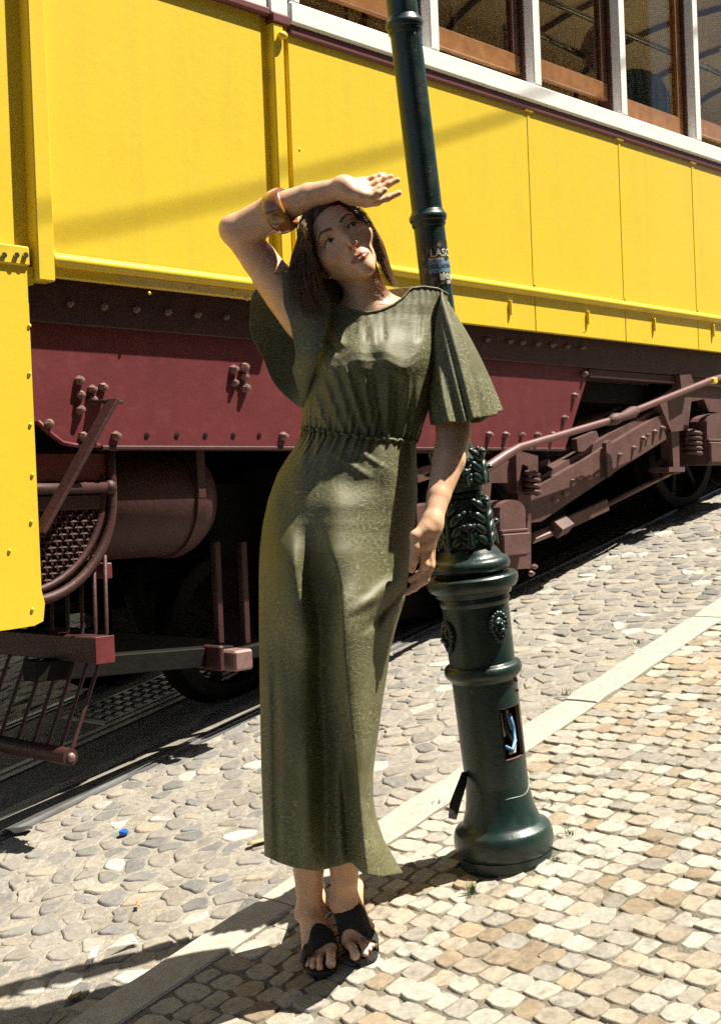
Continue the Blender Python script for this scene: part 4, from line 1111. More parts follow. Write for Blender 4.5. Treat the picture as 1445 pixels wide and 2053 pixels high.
# ================================================================ WOMAN
# implicit surfaces, polygonised with surface nets on a rectilinear grid
class SDF:
    def __init__(s): s.ops = []
    def cap(s, a, b, r1, r2=None, k=.01, sub=False):
        s.ops.append(('c', np.asarray(a, float), np.asarray(b, float), r1, r1 if r2 is None else r2, k, sub)); return s
    def chain(s, pts, rs, k=.01):
        for i in range(len(pts) - 1): s.cap(pts[i], pts[i + 1], rs[i], rs[i + 1], k if i == 0 else min(k, .006))
        return s
    def ell(s, c, r, R=None, k=.01, sub=False):
        s.ops.append(('e', np.asarray(c, float), np.asarray(r, float), np.eye(3) if R is None else np.asarray(R, float), None, k, sub)); return s
    @staticmethod
    def dist(op, P):
        if op[0] == 'c':
            a, b, r1, r2 = op[1:5]; ab = b - a; q = P - a
            t = np.clip((q @ ab) / max(ab @ ab, 1e-12), 0, 1)
            return np.linalg.norm(q - t[..., None] * ab, axis=-1) - (r1 + (r2 - r1) * t)
        c, r, R = op[1:4]; q = (P - c) @ R.T
        k0 = np.linalg.norm(q / r, axis=-1); k1 = np.linalg.norm(q / (r * r), axis=-1)
        return k0 * (k0 - 1) / np.maximum(k1, 1e-9)
    def eval(s, P, ops=None):
        d = np.full(P.shape[:-1], 1e3)
        for op in (s.ops if ops is None else ops):
            e = s.dist(op, P); k = op[5]
            if op[6]:
                e = -e; h = np.clip(.5 + .5 * (d - e) / k, 0, 1); d = d * h + e * (1 - h) + k * h * (1 - h)
            else:
                h = np.clip(.5 - .5 * (d - e) / k, 0, 1); d = d * h + e * (1 - h) - k * h * (1 - h)
        return d
def axis_grid(lo, hi, zones, coarse):
    """grid lines from lo to hi, finer inside the zones [(a, b, step)]"""
    x = lo; out = [lo]
    while x < hi:
        st = coarse
        for a, b, s_ in zones:
            if a - s_ <= x < b: st = min(st, s_)
        x += st; out.append(x)
    return np.array(out)
def surface_nets(sdf, gx, gy, gz, B=10):
    nx, ny, nz = len(gx), len(gy), len(gz)
    D = np.full((nx, ny, nz), 1.0, np.float32)
    for i in range(0, nx, B):
        i1 = min(nx, i + B + 1)
        for j in range(0, ny, B):
            j1 = min(ny, j + B + 1)
            ks = np.arange(0, nz, B); k1s = np.minimum(nz, ks + B + 1) - 1
            cz = (gz[ks] + gz[k1s]) / 2; hz = (gz[k1s] - gz[ks]) / 2
            cx_ = (gx[i] + gx[i1 - 1]) / 2; cy_ = (gy[j] + gy[j1 - 1]) / 2
            hx_ = (gx[i1 - 1] - gx[i]) / 2; hy_ = (gy[j1 - 1] - gy[j]) / 2
            C = np.stack([np.full(len(cz), cx_), np.full(len(cz), cy_), cz], -1)
            rad = np.sqrt(hx_ ** 2 + hy_ ** 2 + hz ** 2)
            near = np.array([sdf.dist(op, C) for op in sdf.ops])          # ops x blocks
            for q, k in enumerate(ks):
                m = near[:, q] < rad[q] * 1.3 + .03
                if not m.any(): continue
                ops = [op for op, t in zip(sdf.ops, m) if t]
                if all(op[6] for op in ops): continue
                k1 = k1s[q] + 1
                P = np.stack(np.meshgrid(gx[i:i1], gy[j:j1], gz[k:k1], indexing='ij'), -1)
                D[i:i1, j:j1, k:k1] = sdf.eval(P, ops)
    inside = D < 0
    c = np.zeros((nx - 1, ny - 1, nz - 1), np.uint8)
    for a in (0, 1):
        for b in (0, 1):
            for d in (0, 1): c += inside[a:nx - 1 + a, b:ny - 1 + b, d:nz - 1 + d]
    act = np.argwhere((c > 0) & (c < 8))
    idx = np.full((nx - 1, ny - 1, nz - 1), -1, np.int32); idx[act[:, 0], act[:, 1], act[:, 2]] = np.arange(len(act))
    acc = np.zeros((len(act), 3)); cnt = np.zeros(len(act))
    g = (gx, gy, gz)
    corners = [(a, b, d) for a in (0, 1) for b in (0, 1) for d in (0, 1)]
    val = {q: D[act[:, 0] + q[0], act[:, 1] + q[1], act[:, 2] + q[2]].astype(float) for q in corners}
    pos = {q: np.stack([g[t][act[:, t] + q[t]] for t in range(3)], -1) for q in corners}
    for q in corners:
        for t in range(3):
            if q[t] == 0:
                q2 = tuple(1 if u == t else q[u] for u in range(3)); a, b = val[q], val[q2]
                m = (a < 0) != (b < 0); tt = np.where(m, a / np.where(m, a - b, 1), 0)
                acc += np.where(m[:, None], pos[q] + (pos[q2] - pos[q]) * tt[:, None], 0); cnt += m
    verts = acc / np.maximum(cnt, 1)[:, None]
    F = []
    for t in range(3):
        sl0 = [slice(None)] * 3; sl1 = [slice(None)] * 3; sl0[t] = slice(0, -1); sl1[t] = slice(1, None)
        a, b = inside[tuple(sl0)], inside[tuple(sl1)]
        e = np.argwhere(a != b); sgn = a[e[:, 0], e[:, 1], e[:, 2]]
        u, w = [(1, 2), (2, 0), (0, 1)][t]
        ok = (e[:, u] > 0) & (e[:, w] > 0) & (e[:, u] < (nx, ny, nz)[u] - 1) & (e[:, w] < (nx, ny, nz)[w] - 1)
        e = e[ok]; sgn = sgn[ok]
        def at_(du, dw):
            q = e.copy(); q[:, u] += du; q[:, w] += dw; return idx[q[:, 0], q[:, 1], q[:, 2]]
        Q = np.stack([at_(-1, -1), at_(0, -1), at_(0, 0), at_(-1, 0)], -1)
        Q[~sgn] = Q[~sgn][:, ::-1]
        F.append(Q)
    F = np.vstack(F); F = F[(F >= 0).all(1)]
    return verts, F

def dep(y):                                     # distance of her standing line: she leans back on the post
    return float(np.interp(y, [380, 480, 600, 720, 880, 1050, 1300, 1740, 1950], [2.985, 3.0, 3.04, 3.03, 3.02, 2.99, 2.97, 2.96, 2.94]))
def W_(x, y, dz=0.0): return at(x, y, dep(y) + dz)

woman = empty('person', P0 + V(.02, .05, 0))
tag(woman, 'young woman in an olive satin maxi dress leaning back with one arm over her head', 'person')
woman_inv = -(P0 + V(.02, .05, 0))
def wchild(o, par=None):
    """parent while the geometry stays in world coordinates"""
    o.parent = woman if par is None else par
    if par is None: o.location = tuple(np.array(o.location) + woman_inv)
    return o

# ---- head frame
up0 = V(-.565, 0, .825); up0 /= np.linalg.norm(up0); f0 = V(0, -1, 0); l0 = np.cross(up0, f0)
ya, pi_ = math.radians(5), math.radians(9)
f1 = math.cos(ya) * f0 + math.sin(ya) * l0; HF = math.cos(pi_) * f1 + math.sin(pi_) * up0; HU = math.cos(pi_) * up0 - math.sin(pi_) * f1; HL = np.cross(HU, HF)
HS = 1.0                                        # head scale
HC = at(682, 466, 2.925) - HF * .082 * HS
HR = np.array([HL, HU, HF])
def hp(x, y, z): return HC + (x * HL + y * HU + z * HF) * HS
body = SDF()
def hell(c, r, k=.01, sub=False): body.ell(hp(*c), np.array(r) * HS, HR, k, sub)
def hcap(a, b, r1, r2, k=.008, sub=False): body.cap(hp(*a), hp(*b), r1 * HS, r2 * HS, k, sub)
# skull and face
hell((0, .030, -.012), (.0705, .083, .090), .01)
hell((0, -.018, .030), (.0555, .080, .058), .02)
hcap((-.041, -.050, .006), (0, -.094, .060), .0190, .0140, .022); hcap((.041, -.050, .006), (0, -.094, .060), .0190, .0140, .022)
hell((0, -.097, .066), (.0165, .014, .014), .014)
for s in (-1, 1):
    hell((s * .042, -.026, .054), (.021, .019, .020), .018)
    hell((s * .026, .019, .076), (.026, .008, .011), .012)
    hell((s * .033, -.001, .0955), (.0195, .0115, .0150), .009, True)
    hell((s * .060, -.012, .020), (.010, .04, .035), .02)
hell((0, .040, .058), (.042, .032, .024), .03)
hell((0, -.070, .068), (.027, .021, .017), .016)
# eyeballs, lids
for s in (-1, 1):
    body.ell(hp(s * .032, -.001, .0685), np.array((.0145, .0125, .0135)) * HS, HR, .003)
    hell((s * .0325, -.0020, .0835), (.0138, .0040, .0078), .0014, True)
    hcap((s * .020, .0035, .0815), (s * .033, .0062, .0830), .0018, .0024, .003)
    hcap((s * .033, .0062, .0830), (s * .045, .0010, .0765), .0024, .0016, .003)
# nose
hcap((0, .010, .079), (0, -.022, .0935), .0060, .0064, .009)
hcap((0, -.022, .094), (0, -.0385, .1005), .0060, .0070, .006)
for s in (-1, 1):
    hell((s * .0104, -.0430, .0905), (.0052, .0052, .0080), .005)
    hell((s * .0058, -.0480, .0955), (.0028, .0030, .0050), .0016, True)
hcap((0, -.046, .100), (0, -.054, .090), .0042, .004, .004)
MY = -.0045
# mouth
for s in (-1, 1):
    hcap((s * .0240, -.0688+MY, .0790), (s * .0065, -.0640+MY, .0862), .0020, .0034, .0035)
    hcap((s * .0065, -.0640+MY, .0862), (0, -.0650+MY, .0868), .0034, .0032, .002)
    hcap((s * .0220, -.0702+MY, .0790), (s * .006, -.0740+MY, .0852), .0022, .0042, .0035)
    hcap((s * .024, -.0688+MY, .0815), (s * .011, -.0690+MY, .0912), .0010, .0013, .0018, True)
hcap((-.006, -.0740+MY, .0852), (.006, -.0740+MY, .0852), .0042, .0042, .003)
hcap((-.011, -.0690+MY, .0912), (.011, -.0690+MY, .0912), .0013, .0013, .0018, True)
hcap((0, -.054, .0885), (0, -.059, .0895), .0016, .002, .003, True)
# ears
for s in (-1, 1):
    hell((s * .071, -.006, -.008), (.007, .028, .016), .006)
    hell((s * .077, -.004, -.004), (.004, .017, .009), .004, True)
    hell((s * .069, -.033, .000), (.006, .009, .007), .004)
# ---- neck, shoulders, torso
NB = W_(741, 612, .0)
body.cap(hp(0, -.055, -.030), NB, .047, .050, .02)
body.cap(hp(.0, -.070, .0), W_(738, 600, -.03), .030, .034, .02)
body.cap(hp(-.045, -.04, -.02), W_(742, 618, -.045), .010, .008, .014)      # neck tendons
body.cap(hp(.045, -.04, -.02), W_(752, 616, -.045), .010, .008, .014)
SL_ = W_(860, 630, .02); SR_ = W_(628, 660, .02)
body.cap(NB + V(0, .01, -.03), SL_ + V(0, .01, .005), .038, .040, .03)
body.cap(NB + V(0, .01, -.03), SR_, .038, .042, .03)
body.cap(W_(752, 622, -.052), W_(850, 598, -.030), .0085, .010, .016)       # collar bones
body.cap(W_(728, 626, -.050), W_(660, 640, -.02), .0085, .010, .016)
body.ell(W_(748, 720, .01), (.128, .085, .150), None, .03)
body.ell(W_(722, 860, .01), (.100, .078, .12), None, .03)
body.ell(W_(680, 1010, .01), (.140, .095, .12), None, .03)
# legs under the skirt
AR_ = at(622, 1828, 3.035); AL_ = at(692, 1812, 3.015)
body.chain([W_(622, 1060, .0), W_(600, 1400, .0), AR_ + V(0, -.01, .06), AR_], [.080, .052, .031, .029], .03)
body.chain([W_(712, 1060, .02), W_(692, 1400, .02), AL_ + V(0, -.01, .06), AL_], [.078, .052, .031, .029], .03)
body.cap(AR_ + V(.0, .012, .10), AR_ + V(0, .012, .22), .034, .044, .02); body.cap(AL_ + V(0, .012, .10), AL_ + V(0, .012, .22), .034, .044, .02)
FOOT = {}
def foot(A, ball, toes, heel, s):
    i0 = len(body.ops)
    """ankle, ball of the foot (two points), toe tips with radii, heel"""
    b0, b1 = ball; mid = (b0 + b1) / 2
    body.cap(A, A * .45 + mid * .55 + V(0, 0, .014), .0275, .023, .02)
    body.cap(A * .45 + mid * .55 + V(0, 0, .014), mid + V(0, 0, .004), .023, .019, .02)
    body.cap(A * .5 + b0 * .5, b0, .020, .017, .015); body.cap(A * .5 + b1 * .5, b1, .018, .013, .015)
    body.cap(A, heel, .027, .024, .02); body.cap(heel, mid, .020, .016, .02)
    body.ell(A + V(.026 * s, -.002, .004), (.009, .012, .013), None, .012); body.ell(A + V(-.026 * s, .0, -.004), (.009, .012, .013), None, .012)
    body.cap(A + V(.006, -.026, -.005), b0 + V(0, .02, .012), .005, .005, .012)
    body.cap(A + V(-.004, -.026, -.005), mid + V(0, .02, .014), .004, .004, .012)
    for base, tip, r in toes:
        m_ = base * .45 + tip * .55 + V(0, 0, r * .55)
        body.cap(base, m_, r * .95, r * .82, .006); body.cap(m_, tip, r * .80, r, .004)
    FOOT[s] = body.ops[i0:]
SOLE = .013
def gp(x, y, z): return ground(x, y, z)         # a point z above the pavement seen at the pixel
toesR = [(gp(664, 1910, SOLE + .018), gp(663, 1931, SOLE + .010), .0120), (gp(643, 1914, SOLE + .016), gp(640.5, 1940, SOLE + .007), .0078), (gp(631, 1916, SOLE + .015), gp(627, 1938, SOLE + .007), .0070), (gp(622, 1916, SOLE + .014), gp(617, 1935, SOLE + .006), .0066), (gp(614, 1914, SOLE + .013), gp(609.5, 1929, SOLE + .006), .0062)]
toesL = [(gp(702, 1896, SOLE + .018), gp(712, 1915, SOLE + .010), .0122), (gp(722, 1888, SOLE + .017), gp(732, 1912, SOLE + .008), .0080), (gp(733, 1884, SOLE + .016), gp(740, 1903, SOLE + .007), .0070), (gp(741, 1880, SOLE + .015), gp(747, 1895, SOLE + .007), .0066), (gp(747, 1874, SOLE + .014), gp(752, 1886, SOLE + .006), .0060)]
hlR = gp(640, 1890, 0) + V(-.012, .150, 0); hlR[2] = P0[2] + .095
hlL = gp(712, 1880, 0) + V(-.004, .150, 0); hlL[2] = P0[2] + .105
foot(AR_, (gp(662, 1898, SOLE + .022), gp(616, 1904, SOLE + .018)), toesR, hlR, 1)
foot(AL_, (gp(697, 1884, SOLE + .022), gp(746, 1866, SOLE + .018)), toesL, hlL, -1)

# ---- her left arm, hanging in front of the post
EL = W_(908, 868, -.005); WL = W_(866, 1050, -.10)
body.chain([SL_, (SL_ + EL) / 2 + V(.004, 0, 0), EL], [.043, .041, .037], .02)
body.chain([EL, EL * .68 + WL * .32 + V(.004, 0, 0), EL * .3 + WL * .7, WL], [.036, .0375, .0265, .0215], .015)
body.cap(EL + V(.012, .012, .02), EL * .75 + WL * .25 + V(.006, .0, 0), .026, .026, .02)
body.ell(WL, (.025, .017, .026), None, .012)
# hand: back of the hand to the viewer, fingers curling behind
def q_(x, y, dz): return at(x, y, dep(1100) - .105 + dz)
mcp = [q_(846, 1092, .0), q_(857, 1094, .012), q_(864, 1092, .026), q_(866, 1086, .040)]
for m_, r in zip(mcp, (.0118, .0118, .011, .010)): body.cap(WL + V(0, 0, -.012), m_, .017, r, .008)
body.ell(mcp[0] * .5 + WL * .5 + V(-.006, -.003, -.004), (.020, .013, .030), None, .014)
for m_ in mcp[:2]: body.ell(m_ + V(0, -.006, 0), (.0085, .006, .0085), None, .006)
body.chain([mcp[0], q_(851, 1132, .004), q_(842, 1152, .018), q_(823, 1163, .024)], [.0105, .0092, .0080, .0068], .005)
body.chain([mcp[1], q_(862, 1135, .014), q_(852, 1163, .014), q_(830, 1179, .022), q_(815, 1188, .03)], [.0108, .0098, .0086, .0078, .0066], .005)
body.chain([mcp[2], q_(864, 1130, .034), q_(850, 1158, .040), q_(828, 1172, .046)], [.0100, .0090, .0080, .0066], .005)
body.chain([mcp[3], q_(864, 1118, .052), q_(852, 1140, .056), q_(836, 1150, .06)], [.0090, .0080, .0070, .006], .005)
body.chain([WL + V(-.012, -.012, -.012), q_(834, 1076, -.008), q_(832, 1097, -.012), q_(830, 1122, -.008), q_(825, 1142, -.002)], [.016, .0145, .0112, .0098, .0082], .010)
# ---- her right arm, raised, the wrist resting on her head
ER = at(474, 462, 3.02); WR = at(689, 376, 2.918)
body.chain([SR_, at(575, 590, 3.05), at(520, 520, 3.04), ER], [.050, .0460, .041, .035], .02)
body.cap(at(600, 640, 3.08), at(540, 560, 3.07), .04, .034, .025)
body.ell(at(459, 456, 3.03), (.020, .022, .022), None, .02)
body.chain([ER, at(545, 424, 2.985), at(620, 394, 2.95), WR], [.0365, .0375, .0295, .0225], .012)
body.cap(at(490, 470, 3.01), at(560, 428, 2.985), .030, .030, .02)
body.ell(WR, (.026, .020, .025), None, .012)
def r_(x, y, dz): return at(x, y, 2.925 + dz)
mr = [r_(728, 364, .022), r_(733, 376, .012), r_(736, 389, .0), r_(733, 403, -.006)]
for m_, r in zip(mr, (.0110, .0115, .0120, .0125)): body.cap(WR, m_, .020, r, .012)
body.ell(r_(715, 398, .004), (.030, .016, .016), None, .014)                 # lower edge of the hand
body.chain([WR + V(.012, -.008, -.012), r_(722, 392, -.022), r_(742, 396, -.026), r_(757, 389, -.028), r_(770, 381, -.026)], [.0175, .0155, .0112, .0092, .0072], .010)
body.chain([mr[0], r_(748, 358, .022), r_(761, 353, .026), r_(769, 351, .030)], [.0088, .0078, .0072, .0062], .004)
body.chain([mr[1], r_(755, 368, .016), r_(770, 359, .020), r_(783, 354, .022)], [.0098, .0086, .0078, .0066], .004)
body.chain([mr[2], r_(760, 379, .006), r_(778, 369, .010), r_(796, 361, .014)], [.0100, .0090, .0080, .0068], .004)
body.chain([mr[3], r_(757, 402, .0), r_(776, 397, .006), r_(799, 387, .012)], [.0105, .0092, .0082, .0068], .004)
body.cap(mr[3], r_(752, 404, .004), .0125, .010, .01)

# ---- polygonise
ops_pts = np.array([p for op in body.ops for p in ((op[1], op[2]) if op[0] == 'c' else (op[1],))])
lo = ops_pts.min(0) - .10; hi = ops_pts.max(0) + .10
hz_ = HC[2]
zfoot = P0[2] + .17
gx = axis_grid(lo[0], hi[0], [(HC[0] - .11, HC[0] + .24, .0016), (-.16, .02, .0018), (.09, .19, .0019)], .0045)
gy = axis_grid(lo[1], hi[1], [(HC[1] - .13, HC[1] + .02, .0017), (2.75, 2.98, .0022)], .0045)
gz = axis_grid(lo[2], hi[2], [(hz_ - .13, hz_ + .20, .0016), (lo[2], zfoot, .0018), (q_(840, 1195, 0)[2], q_(840, 1060, 0)[2], .0022)], .0050)
bv, bf = surface_nets(body, gx, gy, gz)
# colour of the skin and some painted shade: lips, brows, nails, a little flush
loc = (bv - HC) @ HR.T / HS
skin = np.tile(V(.665, .395, .245), (len(bv), 1))
def paint(mask, col):
    m_ = np.clip(mask, 0, 1)[:, None]; skin[:] = skin * (1 - m_) + np.asarray(col) * m_
def soft(d, w): return np.clip(1 - d / w, 0, 1)
X, Y, Zl = loc.T
front = (Zl > .03) * (Zl < .125) * (np.abs(Y) < .12) * (np.abs(X) < .08)
lip_up = MY + np.interp(np.abs(X), [0, .004, .008, .017, .0250], [-.0605, -.0592, -.0598, -.0640, -.0685])
lip_dn = MY + np.interp(np.abs(X), [0, .008, .017, .0240], [-.0805, -.0795, -.0755, -.0700])
m_ = front * (np.abs(X) < .0250) * soft(np.maximum(Y - lip_up, 0), .0022) * soft(np.maximum(lip_dn - Y, 0), .0022)
paint(m_ * .85, (.36, .115, .085))
paint(front * soft(np.abs(Y - MY + .0690), .0016) * (np.abs(X) < .0225) * .8, (.12, .03, .025))  # dark line paints the shadow where the lips meet
for s in (-1, 1):
    bx = X * s
    cyb = np.interp(bx, [.013, .022, .036, .050], [.0165, .0205, .0235, .0160]); hw = np.interp(bx, [.012, .017, .036, .051], [.0020, .0030, .0024, .0008])
    paint(front * (bx > .012) * (bx < .051) * soft(np.maximum(np.abs(Y - cyb) - hw, 0), .0016) * .85, (.030, .014, .008))
    # lash lines, then eye-socket shade painted over the lids
    ey = np.interp(bx, [.019, .026, .033, .040, .047], [-.0025, .0012, .0026, .0012, -.0035])
    paint(front * (bx > .018) * (bx < .049) * soft(np.maximum(np.abs(Y - ey) - .0012, 0), .0014) * .95, (.02, .012, .010))
    paint(front * soft(np.hypot((bx - .032) / 1.8, Y - .004), .011) * .45, (.26, .115, .075))
    paint(front * soft(np.hypot(bx - .043, Y + .032), .030) * .30, (.55, .22, .14))
paint(front * soft(np.hypot(X, Y + .042), .014) * .18, (.55, .20, .13))
def nail(c, r, col=(.62, .40, .34)):
    d = np.linalg.norm(bv - c, axis=1); paint((d < r) * 1.0, col)
for base, tip, r in toesR + toesL:
    nail(tip + V(0, -.6, .8) * r, r * .72, (.66, .50, .47))
nail(q_(825, 1143, -.010), .0052); nail(r_(771, 381, -.033), .0050)
M_skin = mat('skin', (.5, .3, .2), .46, spec=.4, tint=True, sss=.12, bump=.0005, bscale=240, var=.11, vscale=55, rvar=.06)
bo = mesh_obj('body', bv, bf, M_skin, None, True, colors=skin); wchild(bo)
sm = bo.modifiers.new('smooth', 'SMOOTH'); sm.factor = .35; sm.iterations = 1

# ---- eyes
M_eye = bpy.data.materials.new('eyeball'); M_eye.use_nodes = True
_n = M_eye.node_tree; _b = _n.nodes['Principled BSDF']; _b.inputs['Roughness'].default_value = .2
_a_ = _n.nodes.new('ShaderNodeAttribute'); _a_.attribute_name = 'tint'; _n.links.new(_a_.outputs['Color'], _b.inputs['Base Color'])
for s in (-1, 1):
    c = hp(s * .032, -.001, .0690); gaze = HF * .88 + HL * .44 - HU * .12; gaze /= np.linalg.norm(gaze)
    k = MB().ball((0, 0, 0), .0123 * HS, 32, 24, np.array([HL, HU, HF])); vv = np.array(k.v)
    ang = np.arccos(np.clip(vv @ gaze / np.linalg.norm(vv, axis=1), -1, 1))
    cc = np.where((ang < .50)[:, None], V(.040, .020, .010), V(.46, .41, .37)); cc[ang < .22] = (.006, .005, .005); cc[(ang > .42) & (ang < .52)] = (.02, .012, .008)
    wchild(mesh_obj('eye', vv + c, k.f, M_eye, None, True, loc=c, colors=cc))

# ---- hair
M_hair = mat('hair_dark_brown', (.075, .038, .018), .42, spec=.45, var=.35, vscale=30)
hair = SDF(); strands = []
hair.ell(hp(0, .034, -.020), np.array((.0775, .090, .097)) * HS, HR, .01)
hair.ell(hp(0, .074, .036), np.array((.054, .030, .047)) * HS, HR, .02)
hair.ell(hp(.003, -.022, .094), np.array((.0505, .080, .074)) * HS, HR, .008, True)
hair.ell(hp(.012, .034, .094), np.array((.034, .032, .050)) * HS, HR, .008, True)
def hchain(pts, rs, k=.02):
    for i in range(len(pts) - 1): hair.cap(pts[i], pts[i + 1], rs[i], rs[i + 1], k)
hchain([at(630, 462, 2.98), at(611, 520, 2.985), at(609, 570, 2.975), at(634, 620, 2.955)], [.022, .028, .030, .020])
hchain([at(650, 500, 3.03), at(640, 560, 3.04), at(650, 610, 3.03), at(660, 650, 3.05)], [.03, .038, .036, .03])
hchain([at(742, 462, 3.0), at(749, 478, 3.0), at(761, 500, 3.005), at(772, 535, 3.02)], [.010, .010, .008, .004])
hchain([at(700, 560, 3.09), at(690, 640, 3.09)], [.04, .04])
hb = np.array([p for op in hair.ops for p in ((op[1], op[2]) if op[0] == 'c' else (op[1],))]); l2, h2 = hb.min(0) - .11, hb.max(0) + .11
hv, hf = surface_nets(hair, np.arange(l2[0], h2[0], .0035), np.arange(l2[1], h2[1], .0035), np.arange(l2[2], h2[2], .0035))
ho = mesh_obj('hair', hv, hf, M_hair, None, True); wchild(ho)
# strands from the parting down both sides
part_f, part_b = hp(.012, .112, .052), hp(.006, .118, -.045)
sv, sf = [], []
def strand(pts, r0, n=14):
    P = np.array(pts); t = np.linspace(0, (len(P) - 1) * rg.uniform(.6, 1.0), n); i = np.minimum(t.astype(int), len(P) - 2); u = (t - i)[:, None]
    p0 = P[np.maximum(i - 1, 0)]; p1 = P[i]; p2 = P[i + 1]; p3 = P[np.minimum(i + 2, len(P) - 1)]
    strands.append((.5 * (2 * p1 + (p2 - p0) * u + (2 * p0 - 5 * p1 + 4 * p2 - p3) * u ** 2 + (3 * p1 - p0 - 3 * p2 + p3) * u ** 3), r0, rg.uniform(.0004, .0035)))
def grow():
    """lay the strands on the mass of hair and turn them into thin tapering tubes"""
    Q = np.concatenate([q for q, _, _ in strands]); off = np.concatenate([np.full(len(q), o) for q, _, o in strands]); pull = np.concatenate([np.where(np.linspace(0, 1, len(q)) < .42, -.05, 0) for q, _, o in strands])
    for _ in range(5):
        d = hair.eval(Q); e = .002
        g = np.stack([hair.eval(Q + np.eye(3)[k] * e) - d for k in range(3)], -1); g /= np.linalg.norm(g, axis=1)[:, None] + 1e-9
        Q = Q + g * np.clip(off - d, pull, .06)[:, None]
    a = 0
    for q0, r0, _ in strands:
        n = len(q0); q = Q[a:a + n].copy(); a += n
        for _ in range(3): q[1:-1] = (q[:-2] + 2 * q[1:-1] + q[2:]) / 4
        base = len(sv)
        tg_ = np.gradient(q, axis=0); tg_ /= np.linalg.norm(tg_, axis=1)[:, None] + 1e-9
        x = np.cross(tg_, (0, 1, .2)); x /= np.linalg.norm(x, axis=1)[:, None] + 1e-9; y = np.cross(tg_, x)
        for k in range(n):
            r = r0 * (1 - .85 * (k / (n - 1)) ** 2)
            for b in (0, 2.1, 4.2): sv.append(q[k] + r * (math.cos(b) * x[k] + math.sin(b) * y[k]))
        for k in range(n - 1):
            for b in range(3): sf.append((base + 3 * k + b, base + 3 * k + (b + 1) % 3, base + 3 * k + 3 + (b + 1) % 3, base + 3 * k + 3 + b))
rg = np.random.default_rng(5)
for i in range(1700):                             # her right side (left in the picture)
    t = rg.uniform(-.75, 1) ; o = part_f * (1 - t) + part_b * t; e = rg.normal(0, .004, 3); s_ = rg.random(); w = rg.normal(0, .006, 3)
    f_ = 1 - t
    pts = [o, hp(-.040 + .004 * rg.normal(), .092 - .012 * (1 - f_) , .052 * f_ - .06 * t) + e * .4,
           hp(-.0775, .040 + .01 * rg.normal(), .040 * f_ - .075 * t) + e * .5]
    xs = 594 + 40 * s_ + 8 * rg.normal(); dz = .05 * t - .02
    pts += [at(598 + 28 * s_ + 3 * rg.normal(), 505, 2.985 + dz) + w * .5, at(xs - 6, 560, 2.975 + dz) + w, at(xs + 10 + 8 * rg.normal(), 605 + 14 * rg.random(), 2.955 + .6 * dz) + w, at(xs + 26 + 9 * rg.normal(), 636 + 20 * rg.random(), 2.945 + .4 * dz) + w]
    strand(pts, rg.uniform(.0007, .0014), 14)
for i in range(900):                             # her left side
    t = rg.uniform(-.40, 1); o = part_f * (1 - t) + part_b * t; e = rg.normal(0, .003, 3); w = rg.normal(0, .004, 3); s_ = rg.random()
    pts = [o, hp(.048, .088, .048 * (1 - t) - .06 * t) + e, hp(.0775, .040, .036 * (1 - t) - .07 * t) + e,
           at(748 + 16 * s_, 478, 2.97 + .05 * t) + w * .4, at(758 + 16 * s_, 520, 2.985 + .05 * t) + w * .6, at(775 + 10 * s_ + 2 * rg.normal(), 556, 3.0 + .05 * t) + w * .6, at(788 + 5 * s_ + 3 * rg.normal(), 576, 3.0 + .05 * t) + w * .6]
    if i % 40 == 0: pts[-1] = at(795 + 14 * s_, 560 + 14 * rg.random(), 3.0)
    strand(pts, rg.uniform(.0006, .0012), 13)
for i in range(520):                             # hair swept from the parting along the hairline
    r = rg.random(); e = rg.normal(0, .0025, 3); s_ = rg.random(); w = rg.normal(0, .005, 3)
    pts = [hp(.012, .104 - .022 * r, .050 + .030 * r), hp(-.020, .096 - .030 * r, .058 + .018 * r) + e, hp(-.045, .078 - .034 * r, .052 + .016 * r) + e, hp(-.064, .044 - .026 * r, .040 + .016 * r) + e, hp(-.076, .004 - .02 * r, .018 + .016 * r) + e,
           at(612 + 22 * s_, 510, 2.965) + w, at(606 + 26 * s_, 560, 2.96) + w, at(626 + 26 * s_, 615, 2.95) + w]
    strand(pts, rg.uniform(.0006, .0012), 16)
for i in range(14):                              # loose wisps on the neck
    pts = [hp(.065, -.01, .01), at(748 + 6 * rg.normal(), 545, 2.97), at(750 + 8 * rg.random(), 565, 2.96), at(764 + 10 * rg.normal(), 574 + 4 * rg.normal(), 2.96)]
    strand(pts, .0005, 10)
grow()
so = mesh_obj('hair_strands', np.array(sv), np.array(sf), mat('hair_strand', (.17, .088, .040), .36, spec=.6, var=.4, vscale=22), None, True); so.parent = ho; so['kind'] = 'stuff'

# ---- jewellery
M_gold = mat('gold', (.80, .55, .22), .18, metal=1.0)
ec = at(657, 548, 2.975); n_ = 20
MBe = MB().tube([ec + .0118 * (math.cos(a) * V(.95, -.3, 0) + math.sin(a) * V(.0, 0, 1)) for a in np.linspace(0, 2 * math.pi, n_, endpoint=False)], .0019, 7, closed=True)
er_o = MBe.build('earring', M_gold, None, True); wchild(er_o)
def amber():
    m = mat('amber_resin', (.40, .17, .03), .16, spec=.6, coat=.6); N = m.node_tree.nodes; L = m.node_tree.links; b = N['Principled BSDF']
    tc = N.new('ShaderNodeTexCoord'); wv = N.new('ShaderNodeTexWave'); wv.inputs['Scale'].default_value = 5; wv.inputs['Distortion'].default_value = 7; wv.inputs['Detail'].default_value = 4
    cr = N.new('ShaderNodeValToRGB'); cr.color_ramp.elements[0].color = (.20, .060, .010, 1); cr.color_ramp.elements[1].color = (.46, .21, .05, 1)
    L.new(tc.outputs['Object'], wv.inputs[0]); L.new(wv.outputs['Fac'], cr.inputs[0]); L.new(cr.outputs[0], b.inputs['Base Color']); b.inputs['Subsurface Weight'].default_value = .15; b.inputs['Subsurface Radius'].default_value = (.01, .005, .002); return m
